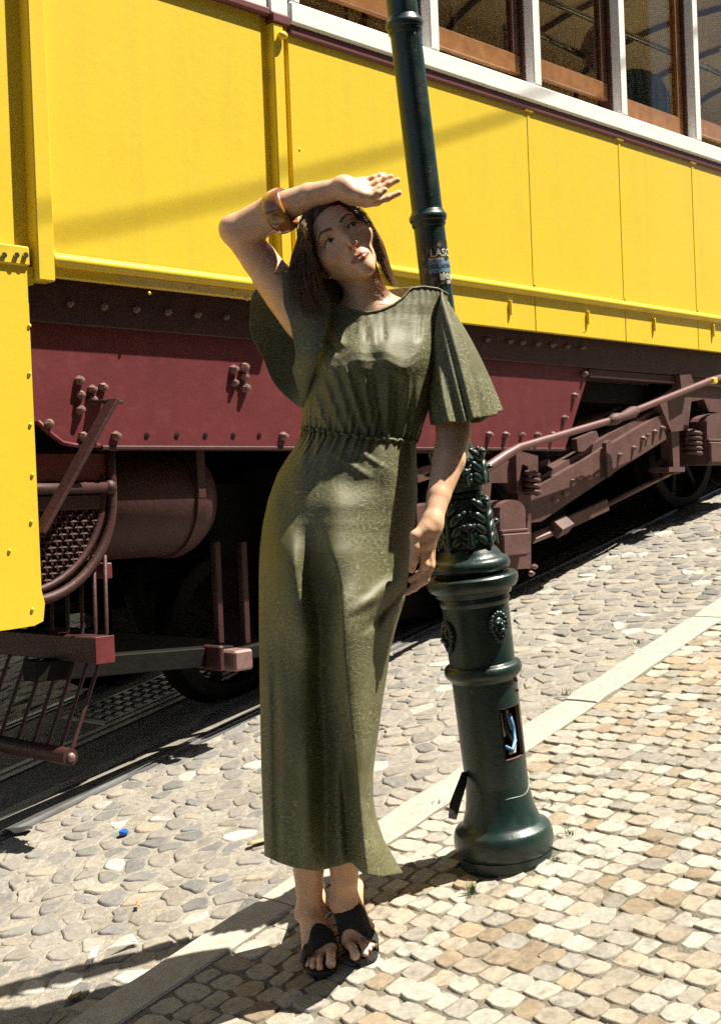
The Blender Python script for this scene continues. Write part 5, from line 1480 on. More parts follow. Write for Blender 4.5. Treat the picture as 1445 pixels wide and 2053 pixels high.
bc = at(562, 423, 2.978); ax = at(600, 400, 2.96) - at(520, 440, 3.0); ax /= np.linalg.norm(ax)
pr = [(.0415, -.024), (.0470, -.026), (.0545, -.018), (.0570, .0), (.0545, .018), (.0470, .026), (.0415, .024), (.0410, 0), (.0415, -.024)]
bg = MB().lathe(pr, (0, 0, 0), ax, 9)
bg.v = [tuple(np.array(v_) * (1 + .045 * math.sin(2.4 * (i % 9)))) for i, v_ in enumerate(bg.v)]
bo2 = mesh_obj('bangle', bg.v, bg.f, amber(), None, True); bo2.location = tuple(bc); wchild(bo2)
bo2.modifiers.new('round', 'SUBSURF').render_levels = 2

# ---- dress
def satin():
    m = bpy.data.materials.new('olive_satin'); m.use_nodes = True; N = m.node_tree.nodes; L = m.node_tree.links; b = N['Principled BSDF']
    P = N.new('ShaderNodeNewGeometry').outputs['Position']
    def node(t, **k):
        x = N.new(t)
        for a, v_ in k.items(): setattr(x, a, v_)
        return x
    def mth(op, a, b_=None, clamp=False):
        x = node('ShaderNodeMath', operation=op, use_clamp=clamp)
        for i, q in enumerate((a, b_)):
            if q is None: continue
            if isinstance(q, (int, float)): x.inputs[i].default_value = q
            else: L.new(q, x.inputs[i])
        return x.outputs[0]
    nz = node('ShaderNodeTexNoise'); nz.inputs['Scale'].default_value = 48; nz.inputs['Detail'].default_value = 3; L.new(P, nz.inputs['Vector'])
    wv = node('ShaderNodeVectorMath', operation='MULTIPLY_ADD'); L.new(nz.outputs['Color'], wv.inputs[0]); wv.inputs[1].default_value = (.022, .022, .022); L.new(P, wv.inputs[2])
    def lines(scale, w):
        v = node('ShaderNodeTexVoronoi', feature='DISTANCE_TO_EDGE'); v.inputs['Scale'].default_value = scale; L.new(wv.outputs[0], v.inputs['Vector'])
        r = node('ShaderNodeMapRange'); r.inputs[1].default_value = w; r.inputs[2].default_value = w * 2.2; r.inputs[3].default_value = 1; r.inputs[4].default_value = 0; L.new(v.outputs['Distance'], r.inputs[0]); return r.outputs[0]
    sp = node('ShaderNodeSeparateXYZ'); L.new(wv.outputs[0], sp.inputs[0])
    fl_ = node('ShaderNodeCombineXYZ'); L.new(sp.outputs['X'], fl_.inputs[0]); L.new(sp.outputs['Z'], fl_.inputs[1])
    big = node('ShaderNodeTexVoronoi', voronoi_dimensions='2D'); big.inputs['Scale'].default_value = 9.0; big.inputs['Randomness'].default_value = .8; L.new(fl_.outputs[0], big.inputs['Vector'])   # flower heads
    dv = node('ShaderNodeVectorMath', operation='SUBTRACT'); L.new(fl_.outputs[0], dv.inputs[0]); L.new(big.outputs['Position'], dv.inputs[1])
    ds = node('ShaderNodeSeparateXYZ'); L.new(dv.outputs[0], ds.inputs[0]); ln = node('ShaderNodeVectorMath', operation='LENGTH'); L.new(dv.outputs[0], ln.inputs[0]); rad = ln.outputs['Value']
    ang = mth('ARCTAN2', ds.outputs['Y'], ds.outputs['X'])
    wob = mth('ADD', mth('MULTIPLY', mth('ABSOLUTE', mth('SINE', mth('ADD', mth('MULTIPLY', ang, 3.5), mth('MULTIPLY', rad, 120.0)))), .0075), mth('MULTIPLY', nz.outputs['Fac'], .010))
    rings = mth('ABSOLUTE', mth('SINE', mth('MULTIPLY', mth('ADD', rad, wob), 310.0)))
    rl_ = node('ShaderNodeMapRange'); rl_.inputs[1].default_value = .42; rl_.inputs[2].default_value = .14; L.new(rings, rl_.inputs[0])
    fm = node('ShaderNodeMapRange'); fm.inputs[1].default_value = .046; fm.inputs[2].default_value = .038; L.new(rad, fm.inputs[0])
    petals = mth('MULTIPLY', rl_.outputs[0], fm.outputs[0])
    leaves = mth('MULTIPLY', lines(95, .06), mth('MULTIPLY', mth('SUBTRACT', 1.0, fm.outputs[0]), .55))
    mask = node('ShaderNodeTexNoise'); mask.inputs['Scale'].default_value = 6; mask.inputs['Detail'].default_value = 2; L.new(P, mask.inputs['Vector'])
    mk = node('ShaderNodeMapRange'); mk.inputs[1].default_value = .42; mk.inputs[2].default_value = .54; L.new(mask.outputs['Fac'], mk.inputs[0])
    pat = mth('MAXIMUM', mth('MULTIPLY', petals, mth('ADD', mth('MULTIPLY', mk.outputs[0], .5), .5)), mth('MULTIPLY', leaves, mk.outputs[0]), True)
    mx = node('ShaderNodeMix', data_type='RGBA'); mx.inputs[6].default_value = (.092, .088, .036, 1); mx.inputs[7].default_value = (.215, .212, .125, 1); L.new(pat, mx.inputs[0]); L.new(mx.outputs[2], b.inputs['Base Color'])
    rr = node('ShaderNodeMapRange'); rr.inputs[3].default_value = .58; rr.inputs[4].default_value = .74; L.new(pat, rr.inputs[0]); L.new(rr.outputs[0], b.inputs['Roughness'])
    b.inputs['Specular IOR Level'].default_value = .5; b.inputs['Sheen Weight'].default_value = .0; b.inputs['Sheen Roughness'].default_value = .4; b.inputs['Sheen Tint'].default_value = (.8, .8, .5, 1)
    wn = node('ShaderNodeTexNoise'); wn.inputs['Scale'].default_value = 420; wn.inputs['Detail'].default_value = 2; L.new(P, wn.inputs['Vector'])
    sn = node('ShaderNodeTexNoise'); sn.inputs['Scale'].default_value = 22; sn.inputs['Detail'].default_value = 4; L.new(P, sn.inputs['Vector'])
    hgt = mth('ADD', mth('MULTIPLY', wn.outputs['Fac'], .12), mth('ADD', mth('MULTIPLY', sn.outputs['Fac'], .9), mth('MULTIPLY', pat, -.12)))
    bp = node('ShaderNodeBump'); bp.inputs['Strength'].default_value = 1; bp.inputs['Distance'].default_value = .0016; L.new(hgt, bp.inputs['Height']); L.new(bp.outputs[0], b.inputs['Normal'])
    return m
M_satin = satin()
def itp(y, tab): return np.interp(y, [t[0] for t in tab], [t[1] for t in tab])
class Folds:
    """soft ridges (+) and valleys (-) that run along paths given in picture coordinates: towards the viewer by amp metres"""
    def __init__(s): s.r = []
    def add(s, pts, w, amp, y_in=30, y_out=30, asym=None): s.r.append((np.array(pts, float), w, amp, y_in, y_out, asym)); return s
    def __call__(s, px, py):
        out = np.zeros_like(px)
        for P, w, amp, yi, yo, asym in s.r:
            x = np.interp(py, P[:, 1], P[:, 0]); ww = np.interp(py, [P[0, 1], P[-1, 1]], w if hasattr(w, '__len__') else (w, w))
            fade = np.clip((py - P[0, 1]) / yi + (0 if yi else 1), 0, 1) * np.clip((P[-1, 1] - py) / yo if yo else 1, 0, 1)
            fade = fade * fade * (3 - 2 * fade)
            ww = ww if asym is None else np.where(px < x, ww * asym[0], ww * asym[1]); out += amp * fade * np.exp(-((px - x) / ww) ** 2)
        return out
def drape(px, py, k): return k * (np.sin(px / 17 + 1.3 * np.sin(py / 61) + .5) * np.sin(py / 83 + px / 90) + .7 * np.sin(px / 29 - py / 47 + 1.1) + .5 * np.sin(px / 9.5 + py / 120 + 2.0 * np.sin(py / 97)))
def loft(name, ys, L, Rr, D, bf_, bb, folds, bshift=None, dk=.0022, top=None, bot=None, par=None, n=300, m=None, gather=None, pw=2.0, thick=.0012):
    """a garment tube: L, Rr silhouette (px) by y; D centre depth; bf_, bb half depth front and back (m)"""
    th = np.linspace(0, 2 * math.pi, n, endpoint=False); V_ = []
    rows = len(ys)
    tt = np.linspace(0, 1, rows)
    for i in range(rows):
        t = tt[i]
        c = np.cos(th); s_ = np.sin(th)
        # front is sin>0
        y0 = ys[0] if top is None else top(th); y1 = ys[-1] if bot is None else bot(th)
        y = y0 + (y1 - y0) * t; y = np.broadcast_to(y, th.shape).astype(float)
        l, r = itp(y, L), itp(y, Rr)
        cx = (l + r) / 2; a = (r - l) / 2
        e = 2 / pw
        px = cx + a * np.sign(c) * np.abs(c) ** e
        b = np.where(s_ > 0, itp(y if bshift is None else y + bshift(px, y), bf_), itp(y, bb))
        dz = itp(y, D) - b * np.sign(s_) * np.abs(s_) ** e
        fr = np.clip(s_ * 1.6, 0, 1)
        dz = dz - (folds(px, y) + drape(px, y, dk)) * fr
        if gather is not None: dz = dz - gather(th, px, y) * np.where(s_ > -.1, 1, .6)
        d = np.stack([(px - CX), (y - CY)], -1)
        pts = CAM + dz[:, None] * (CF + (d[:, :1] / FPX) * CR - (d[:, 1:] / FPX) * CU)
        V_.append(pts)
    V_ = np.array(V_); idx = np.arange(rows * n).reshape(rows, n); nx_ = np.roll(idx, -1, 1)
    F = np.stack([idx[:-1], nx_[:-1], nx_[1:], idx[1:]], -1).reshape(-1, 4)
    return V_.reshape(-1, 3), F
# skirt
Ls = [(860, 607), (880, 601), (900, 588), (925, 571), (950, 556), (1000, 538), (1050, 527), (1100, 521), (1150, 519), (1250, 519), (1400, 521), (1550, 524), (1650, 528), (1760, 532)]
Rs = [(860, 836), (880, 834), (900, 834), (950, 836), (1000, 837), (1050, 832), (1100, 824), (1150, 819), (1200, 812), (1250, 796), (1300, 783), (1350, 776), (1400, 768), (1450, 761), (1500, 754), (1550, 748), (1600, 748), (1640, 755), (1680, 768), (1720, 790), (1760, 814)]
Ds = [(860, 3.02), (1000, 3.01), (1200, 2.99), (1760, 2.975)]
bfs = [(860, .092), (950, .118), (1050, .130), (1200, .125), (1400, .110), (1760, .110)]
bbs = [(860, .085), (960, .12), (1080, .13), (1300, .11), (1760, .12)]
fs = Folds()
fs.add([(615, 1090), (640, 1300), (652, 1500), (655, 1790)], (22, 20), -.042, 240, 0)        # between the thighs
fs.add([(650, 1020), (690, 1180), (692, 1320), (712, 1500), (728, 1650), (742, 1790)], (34, 26), .095, 260, 0, (.75, 2.7))   # left thigh and its long fold
fs.add([(573, 1010), (590, 1150), (620, 1290), (632, 1360)], (32, 26), .046, 130, 110, (1.7, .8))
fs.add([(572, 1330), (575, 1600)], 30, .012, 120, 160)
fs.add([(548, 1250), (552, 1500), (556, 1790)], (9, 8), -.014, 200, 0)
fs.add([(612, 1400), (620, 1790)], (14, 13), .012, 200, 0)
fs.add([(690, 1420), (690, 1560), (704, 1790)], (10, 9), -.018, 160, 0)
fs.add([(770, 1180), (745, 1350), (738, 1500)], (10, 10), -.010, 80, 80)
fs.add([(765, 1640), (782, 1790)], (9, 12), -.012, 60, 0)
fs.add([(815, 1140), (760, 1190), (700, 1240)], 20, .014, 30, 40)
fs.add([(830, 1160), (770, 1225), (725, 1280)], 12, -.016, 30, 40)
fs.add([(650, 895), (700, 930), (760, 970)], 10, .004, 20, 40)
fs.add([(700, 890), (750, 925), (800, 955)], 8, .0035, 16, 40)
fs.add([(690, 960), (680, 1080), (665, 1180)], 60, .020, 60, 80)
fs.add([(770, 930), (775, 1100)], 26, -.006, 60, 80)
for x0, x1 in ((622, 600), (640, 628), (700, 672), (720, 690), (742, 724), (760, 752), (786, 782), (805, 806), (822, 826)):
    fs.add([(x0, 860), (x1, 960)], (4, 9), .006, 6, 90)
def hem(th):
    c = np.cos(th); s_ = np.sin(th)
    f_ = np.interp(671 + 140 * c, [531, 560, 585, 637, 665, 715, 728, 765, 811], [1716, 1729, 1738, 1747, 1741, 1729, 1752, 1758, 1750]); b_ = np.interp(671 + 140 * c, [531, 600, 700, 811], [1716, 1712, 1722, 1750]); return np.where(s_ >= 0, f_, b_)
def waist_y(th):
    c = np.cos(th); s_ = np.sin(th); return 869 + 14 * c + np.where(s_ > 0, 6 * s_, -2 * s_)
rg2 = np.random.default_rng(3); ph_ = rg2.uniform(0, 6.28, 6)
def gath(th, px, y):
    a = np.exp(-np.clip(y - 868, 0, None) / 26.0) * .0032
    return a * (np.sin(46 * th + ph_[0] + .8 * np.sin(5 * th)) + .6 * np.sin(71 * th + ph_[1]))
sv_, sf_ = loft('skirt', np.linspace(868, 1740, 260), Ls, Rs, Ds, bfs, bbs, fs, top=waist_y, bot=hem, n=380, gather=gath)
# bodice
Lb = [(570, 640), (590, 618), (620, 612), (660, 614), (700, 615), (750, 610), (800, 606), (850, 606), (890, 604)]
Rb = [(570, 890), (590, 897), (610, 898), (640, 890), (700, 881), (750, 873), (800, 866), (850, 849), (890, 836)]
Db = [(570, 3.035), (720, 3.03), (890, 3.02)]
bfb = [(570, .040), (600, .052), (630, .066), (660, .088), (690, .112), (710, .126), (726, .132), (742, .130), (765, .121), (800, .110), (850, .099), (890, .094)]
bbb = [(570, .05), (620, .08), (720, .09), (890, .085)]
fb = Folds()
fb.add([(690, 660), (690, 720), (686, 790)], 40, .006, 40, 60); fb.add([(806, 650), (808, 720), (806, 790)], 40, .006, 40, 60); fb.add([(748, 690), (750, 780)], 16, -.008, 30, 60)
for x0, y0, x1, y1, w, a in ((660, 720, 712, 880, 9, .006), (684, 716, 738, 882, 7, .007), (640, 740, 690, 872, 8, .006), (726, 738, 752, 884, 6, .006), (752, 740, 768, 886, 5, -.006), (778, 735, 776, 888, 6, .007),
                             (800, 742, 792, 888, 5, -.005), (822, 742, 806, 889, 6, .006), (842, 750, 820, 890, 6, .005), (628, 780, 656, 868, 6, .005), (736, 636, 732, 690, 5, -.003), (748, 634, 750, 700, 5, .0028), (768, 628, 770, 690, 6, -.0035), (722, 630, 718, 676, 5, .0028), (842, 602, 838, 690, 6, -.004), (660, 640, 690, 700, 9, .006), (648, 665, 680, 715, 7, -.006), (870, 640, 862, 760, 5, -.004)):
    fb.add([(x0, y0), (x1, y1)], w, a, 40, 14)
def gath_b(th, px, y):
    a = np.exp(-np.clip(875 - y, 0, None) / 34.0) * .0030
    b_ = np.exp(-np.clip(y - 625, 0, None) / 22.0) * .0006
    return a * (np.sin(44 * th + ph_[2] + .8 * np.sin(4 * th)) + .6 * np.sin(63 * th + ph_[3])) + b_ * np.sin(50 * th + ph_[4])
def neck_y(th):
    c = np.cos(th); s_ = np.sin(th)
    px = 755 + 142 * np.sign(c) * np.abs(c)
    yf = np.interp(px, [612, 640, 662, 680, 700, 720, 740, 762, 785, 805, 822, 850, 880, 898], [640, 618, 606, 612, 620, 625, 627, 623, 613, 598, 578, 575, 579, 590])
    yb = np.interp(px, [612, 660, 700, 760, 822, 898], [640, 606, 592, 584, 577, 590])
    return np.where(s_ > 0, yf, yb)
bv_, bf2_ = loft('bodice', np.linspace(600, 880, 150), Lb, Rb, Db, bfb, bbb, fb, bshift=lambda px, y: np.clip((y - 640) / 60, 0, 1) * np.clip((850 - y) / 80, 0, 1) * (-3.5 * np.cos((px - 690) / 116 * 2 * math.pi) + 4 * np.sin(px / 11.0) + 3 * np.sin(px / 23.0 + 1)), top=neck_y, bot=waist_y, n=380, gather=gath_b)
def fabric(name, v, f, par=None, th=.0014):
    o = mesh_obj(name, v, f, M_satin, None, True); wchild(o, par) if par is None else setattr(o, 'parent', par)
    s_ = o.modifiers.new('thickness', 'SOLIDIFY'); s_.thickness = th; s_.offset = -1; return o
nb0 = len(bv_)
dress = fabric('dress', np.vstack([bv_, sv_]), np.vstack([bf2_, sf_ + nb0]))
# gathered waist cord and neckline binding
n_ = 380; w0 = sv_[:n_]; cen = w0.mean(0)
mb = MB().tube([cen + (p - cen) * 1.012 + V(0, 0, .0022 * math.sin(i * 1.15)) for i, p in enumerate(w0[::2])], [.0042 + .0014 * math.sin(i * 1.7) for i in range(n_ // 2)], 7, closed=True)
mb.build('waistband', M_satin, dress, True)
w0 = bv_[:n_]
sel = [i for i in range(n_)]
MB().tube([w0[i] for i in sel[::3]], .0030, 6, closed=True).build('neckline_binding', M_satin, dress, True)

# sleeve over her left arm: an open flared tube
def sleeve(name, top_pts, hem_pts, fold_fn, rows=60, n=160, bulge=.02):
    """rings given by closed lists of 3-D points (same count), lofted"""
    def resample(P):
        P = np.array(P); m_ = len(P); t = np.linspace(0, m_, n, endpoint=False); i = t.astype(int); u = (t - i)[:, None]
        p0, p1, p2, p3 = P[(i - 1) % m_], P[i % m_], P[(i + 1) % m_], P[(i + 2) % m_]
        return .5 * (2 * p1 + (p2 - p0) * u + (2 * p0 - 5 * p1 + 4 * p2 - p3) * u ** 2 + (3 * p1 - p0 - 3 * p2 + p3) * u ** 3)
    A, B = resample(top_pts), resample(hem_pts); out = []
    th = np.linspace(0, 2 * math.pi, n, endpoint=False)
    for k in range(rows):
        t = k / (rows - 1); R = A * (1 - t) + B * t; c = R.mean(0)
        d = R - c; L_ = np.linalg.norm(d, axis=1)[:, None]
        out.append(R + d / np.maximum(L_, 1e-6) * (bulge * math.sin(math.pi * t) + fold_fn(th, t)[:, None]))
    idx = np.arange(rows * n).reshape(rows, n); nx_ = np.roll(idx, -1, 1)
    F = np.stack([idx[:-1], nx_[:-1], nx_[1:], idx[1:]], -1).reshape(-1, 4)
    return np.array(out).reshape(-1, 3), F
tp1 = [at(862, 577, 3.03), at(884, 576, 2.995), at(893, 600, 2.965), at(884, 640, 2.95), at(879, 690, 2.96), at(874, 715, 3.02), at(878, 690, 3.09), at(886, 630, 3.12), at(878, 588, 3.09)]
hm1 = [at(1001, 825, 3.05), at(985, 835, 2.985), at(952, 839, 2.93), at(928, 848, 2.915), at(900, 846, 2.92), at(872, 853, 2.95), at(874, 850, 3.04), at(905, 848, 3.12), at(962, 846, 3.13)]
tp1 = [at(885, 585, 3.08), at(886, 582, 3.03), at(884, 590, 2.995), at(874, 640, 2.985), at(868, 690, 2.985), at(862, 715, 3.03), at(866, 690, 3.10), at(874, 640, 3.13), at(880, 600, 3.12)]
def ff1(th, t): return t * (.007 * np.sin(5 * th + .4) + .005 * np.sin(9 * th + 1.9) + .002 * np.sin(17 * th))
v1, f1_ = sleeve('sleeve', tp1, hm1, ff1, bulge=.012)
fabric('sleeve', v1, f1_, dress)
# sleeve of the raised arm, hanging open behind and below it
tp2 = [at(648, 588, 3.00), at(662, 615, 2.945), at(655, 660, 2.925), at(640, 720, 2.925), at(628, 765, 3.00), at(636, 730, 3.10), at(648, 650, 3.14), at(650, 600, 3.10)]
hm2 = [at(556, 548, 2.985), at(572, 612, 2.945), at(589, 684, 2.945), at(590, 745, 2.96), at(601, 814, 3.02), at(540, 752, 3.09), at(506, 665, 3.12), at(505, 592, 3.11)]
def ff2(th, t): return t * (.006 * np.sin(4 * th + 1.0) + .005 * np.sin(7 * th + .2))
v2_, f2_ = sleeve('sleeve', tp2, hm2, ff2, bulge=.010)
fabric('sleeve', v2_, f2_, dress)

# ---- shoes: black mules with a broad strap and a block heel
M_shoe = mat('black_suede', (.012, .010, .010), .75, spec=.3, var=.3, vscale=60, bump=.0006, bscale=300, sheen=.15)
M_soleb = mat('shoe_sole', (.022, .018, .016), .45, spec=.4)
def shoe(label_pts, tips, bl, heel, s):
    b0, b1 = bl; mid = (b0 + b1) / 2
    tipc = np.mean([t for _, t, _ in tips], 0)
    gz_ = lambda p: P0[2] + SLOPE * ((p - P0) @ HV)
    fw = (tips[0][1] * .45 + tips[2][1] * .55) - mid; fw[2] = 0; fw /= np.linalg.norm(fw); sd = V(fw[1], -fw[0], 0)
    # outline stations along the foot: (centre, half width inner/outer, height of the sole top)
    st = []
    ext = max((t - mid) @ fw for _, t, _ in tips) + .011
    for u, w in ((ext + .001, .005), (ext - .002, .016), (ext - .008, .027), (ext - .022, .034), (ext - .045, .037), (0.0, .0365), (-.03, .033)): st.append((mid + fw * u, w, None))
    hb = heel.copy()
    for u, w in ((.35, .030), (.65, .025), (.9, .026), (1.08, .024), (1.2, .012)):
        p = mid - fw * .03; st.append((p + (hb - p) * u, w, u))
    v = []; f = []
    for p, w, u in st:
        g = gz_(p)
        z = g + .0125 if u is None else g + .0125 + (heel[2] - .026 - g - .0125) * min(1, u) ** .9
        for off, dz in ((-w, 0), (w, 0), (w, -.0095), (-w, -.0095)): v.append(V(p[0], p[1], z) + sd * off + V(0, 0, dz))
    n = len(st)
    for i in range(n - 1):
        for j in range(4): f.append((4 * i + j, 4 * i + (j + 1) % 4, 4 * i + 4 + (j + 1) % 4, 4 * i + 4 + j))
    f.append((0, 1, 2, 3)); f.append((4 * n - 1, 4 * n - 2, 4 * n - 3, 4 * n - 4))
    so_ = mesh_obj('shoe', v, f, M_soleb, None, False); so_.modifiers.new('round', 'BEVEL').width = .003; wchild(so_)
    # block heel
    p = V(hb[0], hb[1], 0); g = gz_(hb)
    k = MB(); q0 = []; 
    for z, w, d in ((g + .002, .015, .016), (g + .05, .017, .018), (heel[2] - .036, .024, .026)):
        q0 += [V(hb[0], hb[1], z) + sd * a * w + fw * b * d for a, b in ((-1, -1), (1, -1), (1, 1), (-1, 1))]
    k.add(q0, [(3, 2, 1, 0), (8, 9, 10, 11)] + [(4 * i + j, 4 * i + (j + 1) % 4, 4 * i + 4 + (j + 1) % 4, 4 * i + 4 + j) for i in range(2) for j in range(4)])
    k.build('heel', M_soleb, so_)
    # strap
    v = []; nu, nv = 33, 9; rad = np.zeros((nu, nv)); cs = {}
    for i in range(nu):
        a = math.pi * (1.06 - 1.12 * i / (nu - 1))
        for j in range(nv):
            t = j / (nv - 1); c = mid + fw * (.028 - .032 * t + .010 * math.cos(a) * s); c = V(c[0], c[1], gz_(c) + .016 + .012 * t)
            d = sd * math.cos(a) + V(0, 0, math.sin(a)); d /= np.linalg.norm(d); r = .085
            for _ in range(40):                   # fit the strap to the foot
                e = float(body.eval((c + d * r)[None], FOOT[s])[0])
                if e < .0020 or r < .03: break
                r -= max(.0005, e * .6)
            rad[i, j] = max(r, .037 if abs(math.cos(a)) > .85 else .02); cs[i, j] = (c, d)
    for _ in range(4):
        q = np.pad(rad, 1, mode='edge'); rad = np.maximum(rad, (q[:-2, 1:-1] + q[2:, 1:-1] + q[1:-1, :-2] + q[1:-1, 2:] + 2 * rad) / 6)
    q = np.pad(rad, 1, mode='edge'); rad = (q[:-2, 1:-1] + q[2:, 1:-1] + q[1:-1, :-2] + q[1:-1, 2:] + 2 * rad) / 6 + .0006
    for i in range(nu):
        for j in range(nv): v.append(cs[i, j][0] + cs[i, j][1] * rad[i, j])
    f = [(i * nv + j, i * nv + j + 1, (i + 1) * nv + j + 1, (i + 1) * nv + j) for i in range(nu - 1) for j in range(nv - 1)]
    sp = mesh_obj('strap', np.array(v), f, M_shoe, so_, True); q = sp.modifiers.new('thickness', 'SOLIDIFY'); q.thickness = .0022; q.offset = 0
    return so_
shoe(None, toesR, (gp(662, 1898, SOLE + .022), gp(616, 1904, SOLE + .018)), hlR, 1)
shoe(None, toesL, (gp(697, 1884, SOLE + .022), gp(746, 1866, SOLE + .018)), hlL, -1)
# ================================================================ PASSENGER AND SMALL THINGS
def pt(x, y, c=NS + .42): q = tp(x, y, c); return P0 + HV * q[0] - NV * q[1] + V(0, 0, q[2])
passenger = empty('person', pt(1262, 330)); tag(passenger, 'passenger in a dark striped shirt sitting inside the tram behind the window', 'person')
pm = -np.array(passenger.location)
pb_ = SDF(); hc = pt(1196, 96)
pb_.ell(hc, (.078, .095, .115), None, .01).ell(hc + V(-.045, -.03, -.03), (.05, .06, .075), None, .02)
pb_.cap(hc + V(-.082, -.045, -.012), hc + V(-.095, -.055, -.03), .010, .013, .012)
pb_.cap(hc + V(.02, .01, -.08), pt(1226, 160), .055, .06, .03)
pb_.cap(pt(1238, 190), pt(1262, 280), .07, .05, .03).cap(pt(1262, 280), pt(1225, 300), .042, .035, .03)
pb_.ell(hc + V(.02, -.085, -.01), (.018, .012, .032), None, .006)
def sdf_mesh(name, sd, step, m, par, off):
    q = np.array([p for op in sd.ops for p in ((op[1], op[2]) if op[0] == 'c' else (op[1],))]); a, b = q.min(0) - .24, q.max(0) + .24
    v, f = surface_nets(sd, *[np.arange(a[i], b[i], step) for i in range(3)])
    o = mesh_obj(name, v, f, m, None, True); o.parent = par; o.location = tuple(off); return o
sdf_mesh('body', pb_, .008, mat('passenger_skin', (.34, .17, .10), .5, sss=.08), passenger, pm)
sh_ = SDF(); sh_.ell(pt(1275, 215), (.19, .15, .20), None, .02).ell(pt(1285, 300), (.17, .15, .24), None, .06).cap(pt(1238, 172), pt(1300, 178), .085, .085, .05).cap(pt(1246, 190, NS + .3), pt(1260, 268, NS + .28), .066, .06, .04)
def striped():
    m = mat('striped_shirt', (.03, .04, .06), .8); N = m.node_tree.nodes; L = m.node_tree.links
    tc = N.new('ShaderNodeTexCoord'); w = N.new('ShaderNodeTexWave'); w.inputs['Scale'].default_value = 5.5; w.inputs['Distortion'].default_value = .6; L.new(tc.outputs['Object'], w.inputs[0])
    c = N.new('ShaderNodeValToRGB'); c.color_ramp.elements[0].position = .15; c.color_ramp.elements[0].color = (.012, .014, .018, 1); c.color_ramp.elements[1].position = .3; c.color_ramp.elements[1].color = (.10, .15, .20, 1)
    L.new(w.outputs['Fac'], c.inputs[0]); L.new(c.outputs[0], N['Principled BSDF'].inputs['Base Color']); return m
sdf_mesh('shirt', sh_, .010, striped(), passenger, pm)
ha = SDF(); ha.ell(hc + V(.015, .012, .022), (.084, .10, .108), None, .01).ell(hc + V(-.10, -.06, -.05), (.10, .11, .10), None, .01, True).ell(hc + V(.0, -.02, -.14), (.12, .12, .08), None, .01, True)
sdf_mesh('hair', ha, .008, mat('passenger_hair', (.015, .012, .010), .6), passenger, pm)

# blue bottle cap on the road
cb = ground(249, 1672, ROFF + .004); M_cap = mat('cap_blue', (.015, .11, .46), .35)
prf = [(0.0135, 0), (.0145, .002), (.0145, .010), (.0125, .0125), (0, .0128)]
k = MB().lathe(prf, (0, 0, 0), GN, 24); bcap = k.build('bottle_cap', M_cap, None, auto=40); bcap.location = tuple(cb)
tag(bcap, 'bright blue plastic bottle cap lying on the cobbles', 'bottle cap')
# scraps of paper, a leaf, an orange shard
def scrap(name, px, py, w, l, rz, m, label, cat, off=None):
    c = ground(px, py, ROFF + .006); n = 5; v = []; f = []
    for i in range(n):
        for j in range(4):
            u = (i / (n - 1) - .5) * l; s_ = (j / 3 - .5) * w * (1 - .5 * abs(i / (n - 1) - .5)); a = rz
            p = HV * (u * math.cos(a) - s_ * math.sin(a)) + NV * (u * math.sin(a) + s_ * math.cos(a))
            v.append(p + V(0, 0, SLOPE * (p @ HV) + .002 + RNG.uniform(0, .009)))
    for i in range(n - 1):
        for j in range(3): f.append((i * 4 + j, i * 4 + j + 1, i * 4 + j + 5, i * 4 + j + 4))
    o = mesh_obj(name, v, f, m, None, True); o.location = tuple(c); o.modifiers.new('thickness', 'SOLIDIFY').thickness = .0008; tag(o, label, cat); return o
M_pap = mat('paper_white', (.66, .63, .58), .8, var=.1, vscale=40)
scrap('paper_scrap', 185, 1922, .022, .085, 2.4, M_pap, 'crumpled white paper scrap on the cobbles beside the kerb', 'litter')
scrap('dry_leaf', 151, 2002, .022, .032, .4, mat('dry_leaf', (.20, .12, .03), .7), 'small dry brown leaf in the shaded cobbles by the kerb', 'leaf')
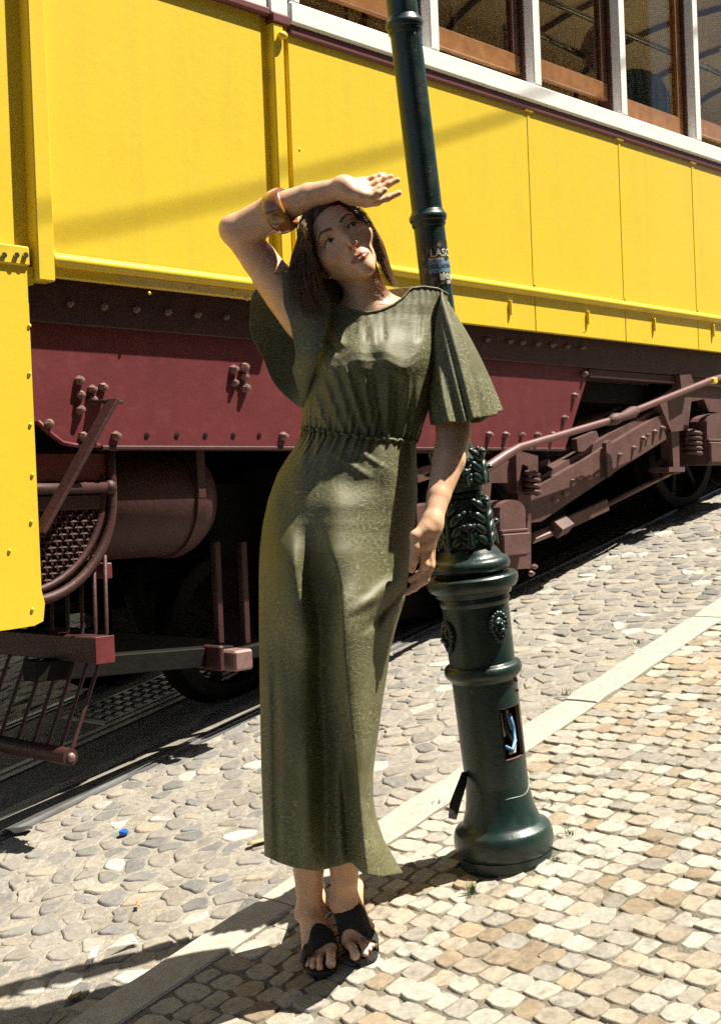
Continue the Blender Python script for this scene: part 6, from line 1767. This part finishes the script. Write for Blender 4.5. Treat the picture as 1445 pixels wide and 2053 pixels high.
scrap('orange_shard', 277, 1816, .012, .030, 2.2, mat('terracotta', (.55, .20, .09), .8), 'tiny orange tile shard among the cobbles', 'litter')
scrap('rubber_strip', 34, 1668, .05, .10, 1.0, mat('rubber', (.02, .02, .02), .6), 'flat black rubber strip beside the sunlit rail', 'litter')
scrap('dry_twigs', 520, 1690, .03, .07, .6, mat('straw', (.38, .28, .14), .8), 'little heap of dry straw on the cobbles beside the skirt hem', 'litter')
# tufts of grass in the joints
M_grass = mat('grass_blade', (.055, .10, .025), .6, var=.3, vscale=50)
def tuft(px, py, n, h, off, label, spread=.012):
    c = ground(px, py, off); v = []; f = []
    for i in range(n):
        a = RNG.uniform(0, 6.28); r = RNG.uniform(0, spread); b = V(r * math.cos(a), r * math.sin(a), 0); d = V(math.cos(a), math.sin(a), 0) * RNG.uniform(.1, .8) * h; hh_ = h * RNG.uniform(.5, 1.1); w = V(-math.sin(a), math.cos(a), 0) * .0013; k = len(v)
        m1 = b + d * .35 + V(0, 0, hh_ * .6); t_ = b + d + V(0, 0, hh_)
        v += [b - w, b + w, m1 + w * .8, m1 - w * .8, t_]; f += [(k, k + 1, k + 2, k + 3), (k + 3, k + 2, k + 4)]
    o = mesh_obj('grass_tuft', v, f, M_grass); o.location = tuple(c); tag(o, label, 'plant', 'weeds in the joints of the paving'); return o
tuft(945, 1792, 46, .030, .0, 'bright green grass tuft in front of the lamp post foot', .013)
tuft(1113, 1728, 26, .014, .0, 'low weeds at the right edge of the lamp post foot', .02)
tuft(1142, 1672, 22, .014, .0, 'low weeds behind the lamp post foot on its right', .016)
tuft(1108, 1612, 20, .012, .0, 'small weeds to the right of the lamp column under the hatch', .02)
tuft(880, 1612, 18, .012, .0, 'small weeds between the kerb and the hanging tape', .02)
tuft(1135, 1390, 30, .016, ROFF, 'weeds against the road side of the kerb beyond the hatch', .04)
tuft(1278, 1290, 36, .016, ROFF, 'straggling weeds against the road side of the kerb at its far end', .06)
tuft(575, 1700, 14, .012, ROFF, 'few weeds on the road behind the skirt hem', .03)
